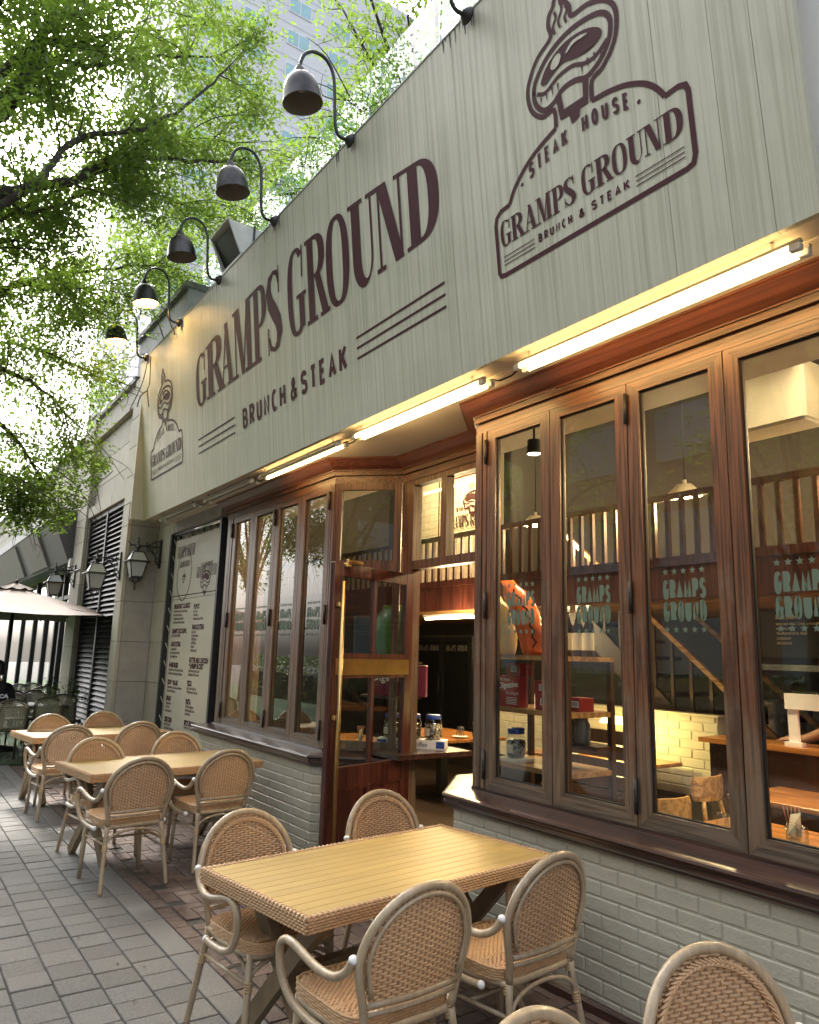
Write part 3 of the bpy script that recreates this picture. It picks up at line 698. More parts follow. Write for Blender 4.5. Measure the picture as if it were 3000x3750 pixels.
def emblem(ik, cx, cy, s=1., hw=.0135, text=True, border=True):
    f = lambda x, y: (cx+x*s, cy+y*s)
    if border:
        b = [(-.52, .392), (-.60, .385), (-.636, .36), (-.648, .32), (-.648, .03), (-.635, .006), (-.60, 0), (.60, 0), (.635, .01), (.648, .05), (.648, .35), (.636, .385), (.60, .398), (.53, .396)]
        ik.polys(stroke(b, hw), f)
        ik.polys(stroke(smooth([(-.52, .392), (-.457, .478), (-.313, .573), (-.128, .630)]), hw), f)
        ik.polys(stroke(smooth([(.123, .630), (.221, .615), (.333, .58), (.435, .52), (.495, .455), (.53, .396)]), hw), f)
        ik.polys(stroke(smooth([(-.128, .630), (-.131, .735), (-.213, .745), (-.285, .818), (-.310, .925), (-.285, 1.012), (-.215, 1.095), (-.11, 1.145), (-.118, 1.22), (-.105, 1.275), (-.075, 1.30), (-.048, 1.35), (.0, 1.285), (.035, 1.225), (.045, 1.165), (.147, 1.149), (.24, 1.105), (.30, 1.04), (.318, .955), (.288, .84), (.207, .76), (.135, .735), (.123, .630)], 4), hw), f)
    for fl in ([(-.075, 1.14), (-.085, 1.19), (-.06, 1.23), (-.07, 1.27)], [(-.035, 1.15), (-.045, 1.20), (-.015, 1.25), (-.03, 1.31)], [(.008, 1.15), (0, 1.19), (.02, 1.22), (.005, 1.255)]): ik.polys(stroke(smooth(fl), [.002]+[.008]*14+[.002]), f)
    rim = smooth([(-.264, .905), (-.239, .978), (-.14, 1.058), (-.007, 1.092), (.123, 1.081), (.227, 1.044), (.276, .981), (.272, .905), (.24, .845), (.182, .798), (.102, .775), (.026, .805), (-.057, .812), (-.129, .776), (-.199, .775), (-.25, .835)], 4, True); rim.append(rim[0]); rim.append(rim[1])
    ik.polys(stroke(rim, .0145), f)
    meat = smooth([(-.205, .935), (-.16, 1.0), (-.064, 1.045), (.036, 1.05), (.144, 1.02), (.218, .965), (.21, .92), (.133, .90), (.039, .921), (-.04, .949), (-.11, .935), (-.173, .91)], 3, True)
    holes = [smooth([(-.115, .985), (-.09, 1.015), (-.055, 1.016), (-.045, .99), (-.07, .966), (-.10, .962)], 3, True)]
    for p in fillpoly(meat): ik.poly(p, f)
    ik.polys(stroke(smooth([(-.239, .895), (-.179, .868), (-.081, .898), (.02, .893), (.096, .855), (.173, .847), (.252, .885)], 4), .011), f)
    for k in range(11):
        if k in (4, 5, 6): continue
        x = -.215+k*.042; yt = .872+.012*math.sin(k*.9); ik.poly([(x-.006, yt-.012), (x+.007, yt-.012), (x+.001, yt-.075+.02*(k == 0))], f)
    for pl in ([(-.112, .80), (-.092, .65), (-.055, .65), (-.075, .80)], [(.075, .77), (.115, .77), (.098, .635), (.066, .64)], [(-.09, .70), (.09, .685), (.096, .634), (-.088, .65)], [(-.034, .66), (-.018, .585), (.036, .60), (.046, .655)]): ik.poly(pl, f)
    # light marks on the meat
    return holes
ikw = []
def emblem_full(cx, cy, name, serif_hw):
    ik = Ink(SO, EX, EV); emblem(ik, cx, cy)
    xs = [-.600, -.505, -.405, -.31, -.205, -.125, -.02, .075, .175, .275, .375, .478, .612]
    lets = 'GRAMPSGROUND'; w = [.09, .11, .10, .12, .09, .085, .095, .11, .095, .10, .105, .115]
    x = -.612; tot = sum(w)+.04; k = 1.222/tot
    for i, ch in enumerate(lets):
        if i == 6: x += .04*k
        ik.serif(ch, cx+x, cx+x+w[i]*k*.96, cy+.168, cy+.168+1., lambda q: .148); x += w[i]*k
    path = lambda X, Y: (X, Y)
    def arcp(X, Y):
        u = (X-cx); return (X, Y+.055*(1-(u/.36)**2))
    ik.line('STEAK', cx-.35, cx-.055, cy+.445, cy+.535, .0085, .55, arcp); ik.line('HOUSE', cx+.045, cx+.34, cy+.445, cy+.535, .0085, .55, arcp)
    for dx in (-.41, .392): ik.poly([(cx+dx+.011*math.cos(t*PI/4), cy+.455+.011*math.sin(t*PI/4)) for t in range(8)])
    ik.line('BRUNCH', cx-.322, cx-.075, cy+.068, cy+.118, .0052, .5); ik.line('&', cx-.03, cx+.01, cy+.066, cy+.116, .0065); ik.line('STEAK', cx+.055, cx+.295, cy+.068, cy+.118, .0052, .5)
    for v in (.058, .082, .106):
        for a, b in ((-.60, -.352), (.33, .60)): ik.poly([(cx+a, cy+v-.0028), (cx+b, cy+v-.0028), (cx+b, cy+v+.0028), (cx+a, cy+v+.0028)])
    ik.build(name, M['sign_ink'], sign)
    ik = Ink(SO, EX, EV, base=.0062); f = lambda x, y: (cx+x, cy+y)
    for p in fillpoly(smooth([(-.125, .975), (-.10, 1.012), (-.06, 1.018), (-.048, .99), (-.07, .958), (-.105, .952)], 3, True)): ik.poly(p, f)
    ik.polys(stroke(smooth([(-.012, .985), (.045, 1.012), (.135, .995)], 4), [.003, .007, .009, .01, .01, .009, .009, .006, .003]), f)
    ik.build('emblem_highlight', M['signp'], sign)
emblem_full(-2.393, .46, 'emblem', 1); emblem_full(-9.353, .485, 'emblem', 1)
# grime running down from the lamp brackets
M['grime'] = mat('black_grime', (.03, .028, .024), .9)
g = MB()
for x in (-3.114, -4.536, -5.904, -7.299, -8.617, -10.017):
    for k in range(10):
        xx = x-.30+rng.uniform(0, .34); v1 = SH-.001; w = rng.uniform(.003, .009); hgt = rng.uniform(.02, .13); o = .0015+.0001*k
        g.add([sp(xx-w, v1, o), sp(xx+w, v1, o), sp(xx+w*.3, v1-hgt, o), sp(xx-w*.3, v1-hgt, o)], [(0, 1, 2, 3)])
o = g.build('grime_streaks', M['grime'], sign, world=True); o['kind'] = 'stuff'

# ---------- gooseneck lamps along the top of the sign
M['lampmetal'] = mat('aged_zinc', (.06, .057, .057), .32, metal=.85, var=.45, vscale=9, rand=.1)
M['lampin'] = mat('lamp_inside', (.20, .17, .13), .5)
bulb_on = emit('bulb_lit', (1, .62, .22), 25); bulb_off = mat('bulb_off', (.5, .45, .38), .3)
def goose(x, lit, label):
    t = thing('gooseneck_lamp', label, 'wall lamp', (x, 2.47, 5.545), 0, 'gooseneck lamps along the top of the sign')
    MB().lathe([(.001, 0), (.055, 0), (.055, .012), (.02, .05), (.001, .05)], (0, 0, 0), 16, 0, Matrix.Rotation(PI/2, 4, 'X')).build('wall_plate', M['iron'], t)
    P = [(0, -.02, .0), (0, -.075, -.012), (0, -.115, .005), (0, -.135, .05), (0, -.148, .14), (0, -.165, .40), (0, -.178, .48), (0, -.205, .545), (0, -.25, .59), (0, -.31, .605), (0, -.37, .59), (0, -.42, .545), (0, -.448, .48), (0, -.462, .40)]
    P = [(0, y, z) for y, z in smooth([(p[1], p[2]) for p in P], 3)]
    MB().tube(P, .0135, 10).build('pipe', M['iron'], t)
    Mt = Matrix.Translation((0, -.462, .405)) @ Matrix.Rotation(R_(9), 4, 'X')
    pr = [(.001, .01), (.022, .01), (.024, -.008), (.036, -.012), (.038, -.03), (.050, -.034), (.052, -.055), (.075, -.068), (.105, -.10), (.125, -.145), (.138, -.20), (.146, -.265), (.150, -.285), (.146, -.287), (.140, -.265), (.13, -.20), (.115, -.145), (.09, -.105), (.03, -.08), (.001, -.078)]
    m = MB(); m.lathe(pr[:13], n=28, M=Mt); m.lathe(pr[13:], n=28, M=Mt, mi=1); m.build('shade', [M['lampmetal'], M['lampin']], t)
    MB().ball(Mt @ Vector((0, 0, -.16)), .033, 12).build('bulb', bulb_on if lit else bulb_off, t)
    if lit:
        l = bpy.data.lights.new('bulb_light', 'POINT'); l.energy = 7; l.color = (1, .60, .22); l.shadow_soft_size = .035
        lo = bpy.data.objects.new('bulb_light', l); C.objects.link(lo); lo.parent = t; lo.location = Mt @ Vector((0, 0, -.21))
    return t
goose(-3.114, 0, 'unlit gooseneck lamp above the near steak emblem, nearest to the camera')
goose(-4.536, 0, 'unlit gooseneck lamp above the letters UN of the sign, with the largest shade in view')
goose(-5.904, 0, 'unlit gooseneck lamp between the big near lamp and the metal hood')
goose(-7.299, 0, 'unlit gooseneck lamp just left of the boxy metal hood')
goose(-8.617, 1, 'lit gooseneck lamp in front of the grey parapet')
goose(-10.017, 1, 'lit gooseneck lamp above the far steak emblem, at the far end of the sign')
# boxy hood on top of the sign
x1 = -6.9; x0 = at(770, 913, 1, 2.38).x
hd = thing('metal_hood', 'boxy pale metal hood with a dark open front on top of the sign', 'vent hood', (x1, 2.6, 5.6))
pf = [(2.38, 6.04), (2.80, 6.02), (2.80, 5.59), (2.545, 5.70)]
M['hood'] = mat('painted_sheet', (.52, .51, .47), .5, var=.15, vscale=5)
m = MB(); a = [(x0, y, z) for y, z in pf]; b = [(x1, y, z) for y, z in pf]
m.add(a+b, [(0, 1, 2, 3), (7, 6, 5, 4), (0, 4, 5, 1), (1, 5, 6, 2), (2, 6, 7, 3)]).build('hood_shell', M['hood'], hd, world=True)
m = MB(); f = lambda x, u: (x, 2.40+(2.55-2.40)*u, 6.02+(5.72-6.02)*u)
m.add([(x0+.02, 2.42, 5.99), (x1-.02, 2.42, 5.99), (x1-.02, 2.57, 5.72), (x0+.02, 2.57, 5.72)], [(0, 1, 2, 3)])
m.build('hood_mouth', M['black'], hd, world=True)
m = MB()
for xx in (x0, x1-.02): m.bar((xx+.01, 2.378, 6.045), (xx+.01, 2.543, 5.695), .02, .012)
m.bar((x0, 2.378, 6.045), (x1, 2.378, 6.045), .02, .02).bar((x0, 2.543, 5.695), (x1, 2.543, 5.695), .02, .03).build('hood_lip', M['hood'], hd, world=True)
MB().bar((x1+.008, 2.66, 6.05), (x1+.008, 2.66, 5.62), .02, .012, up=(1, 0, 0)).build('hood_seam', M['iron'], hd, world=True)
# glass balustrade on the roof terrace
M['bglass'] = glass('balustrade_glass', (.84, .93, .90), 1.5)
bal = thing('glass_balustrade', 'frameless glass balustrade with steel posts on the terrace above the sign', 'balustrade', (-5, 3.1, 5.6))
xs = [-9.95, -8.77, -7.58, -6.42, -5.37, -4.27, -3.17, -2.07]
pm = MB().box((-.03, -.035, 0), (-.006, .035, .93)).box((.006, -.035, 0), (.03, .035, .93)).box((-.006, -.01, 0), (.006, .01, 1.0)).mesh('post', M['steel'])
for a in xs: link('post', pm, bal, (a+5, 0, 0))
for a, b in zip(xs[:-1], xs[1:]):
    MB().box((a+.012, 3.108, 5.68), (b-.012, 3.120, 7.08)).build('glass_panel', M['bglass'], bal, world=True)
# ---------- tube lights under the soffit
warm = emit('tube_lit', (1, .64, .24), 8); tube_off = mat('tube_off', (.45, .42, .36), .4)
M['batten'] = mat('batten', (.50, .48, .43), .5)
def batten(x0, x1, lit, label, far=False):
    t = thing('tube_light', label, 'tube light', ((x0+x1)/2, 2.87, 3.409), 0, 'tube lights under the soffit')
    for y, on in ((2.835, lit > 1), (2.905, lit > 0)):
        MB().tube([(x0+.05, y, 3.345), (x1-.05, y, 3.345)], .0135, 8).build('tube', warm if on else tube_off, t, world=True)
        b = MB().box((x0, y-.012, 3.360), (x1, y+.012, 3.375))
        b.build('batten', M['batten'], t, world=True)
        for xx in (x0, x1-.05): MB().box((xx, y-.016, 3.328), (xx+.05, y+.016, 3.3595), bev=.004).build('end_cap', M['white'], t, world=True)
    for xx in (x0+.12, x1-.12): MB().box((xx-.006, 2.83, 3.3755), (xx+.006, 2.842, 3.409)).build('hanger', M['steel'], t, world=True)
batten(-3.09, -1.40, 2, 'lit pair of warm tube lights under the near end of the sign')
batten(-4.95, -3.36, 2, 'lit pair of warm tube lights under the sign before the doorway')
batten(-6.76, -5.16, 1, 'half lit warm tube light pair above the far window bay')
batten(-8.30, -6.92, 0, 'unlit tube light left of the lit ones, above the far window bay')
batten(-10.0, -8.6, 0, 'unlit tube light above the menu banner at the far end of the sign')
cb = MB()
for a, b in ((-3.36, -3.09), (-5.16, -4.95), (-6.92, -6.76), (-8.6, -8.3)):
    cb.tube([(a, 2.88, 3.36), (a+(b-a)*.3, 2.885, 3.335), (a+(b-a)*.7, 2.885, 3.335), (b, 2.88, 3.36)], .006, 6)
o = cb.build('cable', M['black']); tag(o, 'thin black cable joining the tube lights under the soffit', 'cable')

# ================================================================== stone building to the left
sb = thing('stone_building', 'pale limestone building with tall dark louvres left of the restaurant', 'building', (-13.2, 2.9, 0))
def stones(x0, x1, y, zs, depth=.05, axis='x', mt='stone', splits=None, gap=.006):
    """ashlar blocks on a wall face (axis x: facing the lane; axis y: facing along it)"""
    for i, (za, zb) in enumerate(zip(zs[:-1], zs[1:])):
        cuts = [x0]+(sorted(splits[i % len(splits)]) if splits else [])+[x1]
        for a, b in zip(cuts[:-1], cuts[1:]):
            if b-a < .02: continue
            dd = rng.uniform(0, .003)
            m = MB()
            if axis == 'x': m.box((a+gap/2, y-dd, za+gap/2), (b-gap/2, y+depth, zb-gap/2), bev=.003)
            else: m.box((y-depth, a+gap/2, za+gap/2), (y+dd, b-gap/2, zb-gap/2), bev=.003)
            m.build('stone_block', M[mt], sbw, world=True)
core = MB()
core.box((-11.71, 2.775, 0), (-11.36, 3.4, 3.78)).box((-11.71, 2.775, 3.781), (-10.5, 3.4, 5.78)).box((-14.40, 2.90, 3.93), (-11.711, 3.4, 5.78)).box((-15.2, 2.775, 0), (-14.42, 3.4, 5.90)).box((-40, 2.93, 4.15), (-15.21, 3.4, 5.78)).box((-11.361, 3.235, 0), (-10.6, 3.5, 3.41))
core.box((-14.4, 3.0, 0), (-11.72, 3.39, 3.93))
sbw = core.build('facade_core', M['joint2'], sb, world=True)
ZS = [0, .63, 1.192, 1.755, 2.329, 2.903, 3.446, 3.778]
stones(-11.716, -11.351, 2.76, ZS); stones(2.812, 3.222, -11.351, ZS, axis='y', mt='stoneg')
stones(-11.345, -10.62, 3.22, ZS)
stones(-11.716, -10.55, 2.76, [3.784, 4.207, 4.657, 5.126, 5.581, 5.78], splits=[[-11.1], [-10.9]])
stones(-14.40, -11.72, 2.885, [4.13, 4.505, 4.945, 5.40], splits=[[-13.4, -12.4], [-13.7, -12.9, -12.1]])
stones(-14.40, -11.72, 2.80, [5.404, 5.78], depth=.12, splits=[[-13.3, -12.4]])
stones(-14.40, -11.72, 2.79, [3.93, 4.126], depth=.2, splits=[[-13.6, -12.7]])
stones(-15.226, -14.409, 2.76, [0, .55, 1.1, 1.65, 2.2, 2.75, 3.05, 3.52, 4.2, 4.85, 5.42, 5.90]); stones(2.815, 2.90, -14.409, [0, .55, 1.1, 1.65, 2.2, 2.75, 3.05, 3.52, 4.2, 4.85, 5.42, 5.90], axis='y')
stones(-30, -15.23, 2.92, [4.2, 4.62, 5.05, 5.48, 5.78], splits=[[-26, -23.4, -20.8, -19, -17.3, -16.2], [-25, -22.5, -20, -18.2, -16.8]])
MB().box((-14.405, 2.74, 5.782), (-11.70, 3.45, 5.86)).build('coping', M['concrete'], sb, world=True)
MB().box((-40, 2.86, 5.782), (-15.23, 3.45, 5.86)).build('coping', M['concrete'], sb, world=True)
MB().box((-15.25, 2.735, 5.902), (-14.39, 3.45, 5.96)).build('coping', M['stone'], sb, world=True)
MB().box((-11.85, 2.80, 5.782), (-9.50, 3.05, 6.46)).build('parapet', M['concrete'], sb, world=True)
MB().box((-11.92, 2.735, 6.462), (-9.44, 3.12, 6.54)).build('parapet_coping', mat('dark_coping', (.13, .13, .13), .8, var=.4, vscale=8), sb, world=True)
# louvres
lv = MB().box((-14.398, 2.84, 0), (-14.33, 2.94, 3.925)).box((-13.13, 2.835, 0), (-13.05, 2.94, 3.925)).box((-11.80, 2.84, 0), (-11.722, 2.94, 3.925)).box((-14.33, 2.842, 3.86), (-11.80, 2.94, 3.925))
lvo = lv.build('louvre_screen', M['louvre'], sb, world=True)
org = sb.location
for (a, b) in ((-14.329, -13.131), (-13.049, -11.801)):
    me = MB().box((0, -.0035, -.042), (b-a, .0035, .042), M=Matrix.Rotation(R_(-38), 4, 'X')).mesh('louvre_slat', M['louvre'])
    for k in range(47): link('louvre_slat', me, lvo, (a-org.x, 2.875-org.y, .06+k*.0815))
# pipe clamp and junction box on the second pillar
MB().tube([(-15.23, 2.745, 3.02), (-14.40, 2.745, 3.02)], .012, 6).build('conduit', M['steel'], sb, world=True)
q = at(256, 2067, 1, 2.72); MB().box((q.x-.09, 2.70, q.z-.10), (q.x+.09, 2.758, q.z+.11), bev=.006).build('junction_box', M['batten'], sb, world=True)
# iron lanterns
M['lglass'] = mat('frosted_lantern_glass', (.42, .44, .42), .25, spec=.6)
def lantern(x, y, z, label, first=[None]):
    if first[0] is not None:
        return dup(first[0], (x, y, z), 0, label)
    t = thing('wall_lantern', label, 'lantern', (x, y, z), 0, 'iron wall lanterns on the stone building')
    MB().box((-.045, -.03, -.24), (.045, -.001, .24), bev=.01).build('wall_plate', M['iron'], t)
    m = MB(); m.bar((0, -.03, .11), (0, -.50, .11), .022, .022); m.tube([(0, -.50, .11), (0, -.53, .125), (0, -.555, .155), (0, -.575, .16)], .009, 6); m.tube([(0, -.50, .11), (0, -.53, .10), (0, -.55, .10)], .009, 6)
    def scroll(c, r, a0, a1, s=1): return [(0, c[0]+math.cos(R_(a0+(a1-a0)*k/14))*r*(1-.6*k/14), c[1]+s*math.sin(R_(a0+(a1-a0)*k/14))*r*(1-.6*k/14)) for k in range(15)]
    for sc_ in (scroll((-.12, .155), .05, 200, 560), scroll((-.235, .155), .04, -20, -330), scroll((-.10, .05), .06, 120, 480), scroll((-.22, .055), .045, 60, -260), scroll((-.07, -.10), .05, -160, 180)): m.tube(sc_, .008, 5)
    m.tube([(0, y_, z_) for y_, z_ in smooth([(-.03, -.20), (-.08, -.14), (-.10, -.04), (-.16, .02), (-.20, .07), (-.26, .105)], 4)], .009, 6)
    m.tube([(0, y_, z_) for y_, z_ in smooth([(-.03, .21), (-.10, .20), (-.16, .17), (-.23, .13)], 4)], .008, 6)
    m.build('bracket', M['iron'], t)
    cx, cz = -.40, 0
    def sq(r, z, h=None): return [(r*a, cx+r*b, z) for a, b in ((-1, -1), (1, -1), (1, 1), (-1, 1))]
    m = MB()
    m.lathe([(.001, .26), (.010, .25), (.016, .22), (.008, .20), (.020, .17), (.014, .13), (.03, .11), (.055, .085), (.06, .075), (.02, .06), (.02, .03), (.075, .01), (.08, 0), (.001, 0)], (0, cx, 0), 10)
    rings = [(.085, 0), (.150, -.145), (.185, -.150), (.185, -.165), (.140, -.168), (.090, -.40), (.095, -.405), (.095, -.42)]
    for (r, z), (r2, z2) in ((rings[0], rings[1]), (rings[4], rings[5])):
        for a, b in ((-1, -1), (1, -1), (1, 1), (-1, 1)): m.bar((a*r, cx+b*r, z), (a*r2, cx+b*r2, z2), .014, .014)
    def slab(r, z0, z1): m.box((-r, cx-r, z0), (r, cx+r, z1))
    slab(.19, -.168, -.146); slab(.10, -.425, -.402); slab(.09, -.004, .008)
    for a in (0, 1, 2, 3):
        t_ = PI/2*a+PI/4; m.tube([(math.cos(t_)*.10, cx+math.sin(t_)*.10, -.42), (math.cos(t_)*.085, cx+math.sin(t_)*.085, -.47), (0, cx, -.505)], .009, 5)
    m.lathe([(.001, -.48), (.03, -.49), (.022, -.515), (.008, -.53), (.008, -.555), (.018, -.58), (.016, -.605), (.001, -.635)], (0, cx, 0), 8)
    m.build('lantern_frame', M['iron'], t)
    g = MB()
    for (r, z, r2, z2) in ((.082, -.006, .146, -.144), (.137, -.17, .088, -.40)):
        g.add(sq(r, z)+sq(r2, z2), [(0, 1, 5, 4), (1, 2, 6, 5), (2, 3, 7, 6), (3, 0, 4, 7)])
    g.build('lantern_glass', M['lglass'], t)
    first[0] = t; return t
q = at(588, 2030, 1, 3.21); lantern(q.x, 3.217, q.z, 'black iron lantern on the stone pier beside the menu banner, nearest of the three')
q = at(440, 2073, 1, 2.755); lantern(q.x+.02, 2.757, q.z, 'black iron lantern on the pillar between louvres and menu, middle of the three')
q = at(268, 2113, 1, 2.755); lantern(q.x+.15, 2.757, q.z, 'black iron lantern on the far pillar above the umbrella')

for o_ in list(C.objects):
    if o_.name.startswith('wall_lantern'): o_.scale = (.88, .84, .88)
# ================================================================== menu banner
ban = thing('menu_banner', 'tall beige laced menu banner with maroon text left of the far windows', 'banner', (-9.7, 3.24, 0))
M['ban'] = mat('banner_vinyl', (.44, .425, .345), .55, var=.05, vscale=2)
YB = 3.235
bx0, bx1 = -10.52, -8.775
MB().box((bx0, YB, .25), (bx1, YB+.004, 3.16)).build('banner_sheet', M['ban'], ban, world=True)
fr = MB().tube([(-10.53, YB-.01, 3.235), (-8.66, YB-.01, 3.235)], .028, 8); fr.build('banner_rail', M['steel'], ban, world=True)
m = MB()
for k in range(8):
    x = bx0+.05+k*.235; m.tube([(x, YB-.006, 3.145), (x+.06, YB-.02, 3.235), (x+.14, YB-.006, 3.145)], .005, 4)
for k in range(12):
    z = 3.1-k*.24; m.tube([(bx0+.03, YB-.004, z), (bx0-.03, YB-.03, z+.10)], .005, 4); m.tube([(bx1-.02, YB-.004, z), (bx1+.09, YB-.03, z+.10)], .004, 4)
o = m.build('lacing', mat('rope', (.6, .58, .5), .8), ban, world=True); o['kind'] = 'stuff'
MB().box((bx1+.055, YB-.012, .2), (bx1+.085, YB+.0, 3.2)).build('green_edging', mat('green_strip', (.10, .22, .10), .5), ban, world=True)
ikb = Ink((0, YB, 0), (1, 0, 0), (0, 0, 1), base=.0012, step=.00002)
def bp(px, py): p = at(px, py, 1, YB); return p.x, p.z
def serifline(ik, txt, x0, x1, z0, h):
    w = {' ': .45, 'M': 1.25, 'I': .5}; tot = sum(w.get(c, 1) for c in txt); u = (x1-x0)/tot; x = x0
    for c in txt:
        k = w.get(c, 1)*u
        if c in SERIF: ik.serif(c, x, x+k*.93, z0, z0+1, lambda q: h)
        x += k
x, z = bp(652, 2030); x2, _ = bp(715, 2010); serifline(ikb, 'GRAMPS GROUND', x, x2, bp(684, 2020)[1]-.07, .16)
x, z = bp(720, 2107); x2, _ = bp(794, 2082); serifline(ikb, 'GRAMPS GROUND', x, x2, bp(757, 2093)[1]-.06, .14)
x, z = bp(760, 2049); emblem(ikb, x-.02, z-.82, .62, border=False)
ikb.line('STEAK', bp(738, 2073)[0], bp(757, 2068)[0], bp(748, 2068)[1]-.03, bp(748, 2068)[1]+.03, .008, .4); ikb.line('HOUSE', bp(760, 2066)[0], bp(780, 2060)[0], bp(770, 2062)[1]-.03, bp(770, 2062)[1]+.03, .008, .4)
c = bp(675, 2103); ikb.polys(ring(c[0], c[1], .30, .36, .012, .012, 0, 360, 40, 2.)); ikb.polys(ring(c[0], c[1], .28, .335, .006, .006, 0, 360, 40, 2.))
emblem(ikb, c[0], c[1]-.28, .26, border=False); serifline(ikb, 'GRAMPS GROUND', c[0]-.2, c[0]+.2, c[1]+.10, .08)
a = bp(632, 2186); b = bp(794, 2164); ikb.poly([(a[0], a[1]-.006), (b[0], a[1]-.006), (b[0], a[1]+.006), (a[0], a[1]+.006)]); ikb.poly([(a[0]+.04, a[1]-.05), (b[0], a[1]-.05), (b[0], a[1]-.045), (a[0]+.04, a[1]-.045)]); ikb.poly([(a[0], a[1]), (a[0]+.012, a[1]), (a[0]+.012, .3), (a[0], .3)])
def btext(px, py, t, h, x1px=None, bold=.004):
    x, z = bp(px, py); vs, fs = text_mesh(t, h, bold=bold, sx=.62)
    if x1px:
        w = max(v[0] for v in vs); k = (bp(x1px, py)[0]-x)/w; vs = [(v[0]*k, v[1], 0) for v in vs]
    ikb.k += 1; hgt = .0013
    ikb.mb.add([(x+v[0], YB-hgt, z-h*.35+v[1]) for v in vs], fs)
s = .449
secs = [(197, 50, 'BREAKFAST CLASSICS', 327, ['Silver Dollar Pancakes & Two Sweet Sausage', 'French Toast & Two Bacon', 'Fried Beef with Gravy & Pancakes', 'Fried Chicken with Gravy & Pancakes']),
        (357, 48, "PUPU'S", 402, ['Fish & Chips', 'Truffle Potato', 'Homemade Sausage & Potato']),
        (180, 248, 'GRAMPS TACO BOWL', 299, ['BEEF / CHICKEN / SHRIMP']),
        (342, 215, 'FAMOUS STEAK', 442, ['Rib-eye Steak', 'Porter House Steak', 'T-BONE Steak', 'L-BONE Steak', 'Flat Steak', 'Hamburger Steak']),
        (170, 353, 'LUNCH STEAK', 250, ['Two eggs Beef Steak', 'Spicy Cream Shrimp Beef Steak', 'Jimmy Hamburger Steak']),
        (320, 482, 'BUTTER MILK CHICKEN', 475, []), (315, 530, '& SHRIMP BUCKET', 436, ['Cajun Shrimp & Chicken Combo', 'Spicy Shrimp & Chicken Combo']),
        (155, 520, 'HAMBURGER', 230, ['Pepper Black Lover Cheese Burger with Potato', 'Gramps Garden Cheese Burger with Potato']),
        (143, 660, 'SOUP & SALAD', 227, ['Truffle Mushroom Cream Soup & Garlic Bread', 'Caesar Salad / Ricotta Salad']),
        (303, 672, 'PIZZA', 340, ['Beast Tomato Ginger Pizza', 'Truffle Mushroom Cream Pizza']),
        (132, 790, 'BREAD', 172, ['Original Pancakes', 'French Toast', 'Garlic Cheese Toast']),
        (290, 820, 'PASTA', 332, ['Truffle Cream Spaghetti', 'Spicy Meat Sausage Tomato', 'Seafood Shrimp']),
        (118, 960, 'SIDE DISH', 177, ['Butter Mashed Potato', 'Cheese Cheddar Potato Gratin', 'Mac & Cheese Potato']),
        (277, 992, 'SPICY SEAFOOD STEW', 422, ['Truffle Oil, Rose, Tomato & Garlic Cream'])]
for cx_, cy_, hd_, ex_, its in secs:
    btext(550+cx_*s, 2200+cy_*s, hd_, .085, 550+ex_*s, bold=.005)
    for k, t_ in enumerate(its): btext(550+(cx_-4-k*1.5)*s, 2200+(cy_+38+k*30)*s, t_, .05, bold=.001)
ikb.mb.build('banner_text', M['sign_ink'], ban, world=True)

# ================================================================== furniture outside
def hoop(w=.245, zc=.655, h=.232, n=22, z0=.42, y0=.195):
    """back hoop as (y, z); lower ends draw in towards the seat"""
    pts = [(-y0, z0), (-y0-.012, .50), (-.228, .575)]
    for k in range(n+1):
        a = PI-PI*k/n; pts.append((w*math.cos(a), zc+h*math.sin(a)))
    pts += [(.228, .575), (y0+.012, .50), (y0, z0)]
    return pts
def backx(y, z): return -.205-.17*(z-.42)-.028*(1-(y/.25)**2)
def wire_weave(m, y0, y1, z, k, pitch, r, amp, n=5):
    """one weft strand passing in front of and behind the stakes"""
    pts = []; i0 = math.ceil(y0/pitch); i1 = math.floor(y1/pitch)
    ys = [y0]+[i*pitch*.5 for i in range(math.ceil(y0/pitch*2), math.floor(y1/pitch*2)+1)]+[y1]
    for y in ys:
        ph = math.cos(PI*(y/pitch+k)); pts.append((backx(y, z)+amp*ph, y, z))
    return pts
def inside(hp, z):
    best = 0
    for (y1_, z1_), (y2_, z2_) in zip(hp[:-1], hp[1:]):
        if (z1_-z)*(z2_-z) <= 0 and abs(z1_-z2_) > 1e-6:
            y = y1_+(y2_-y1_)*(z-z1_)/(z2_-z1_)
            if y > best: best = y
    return best
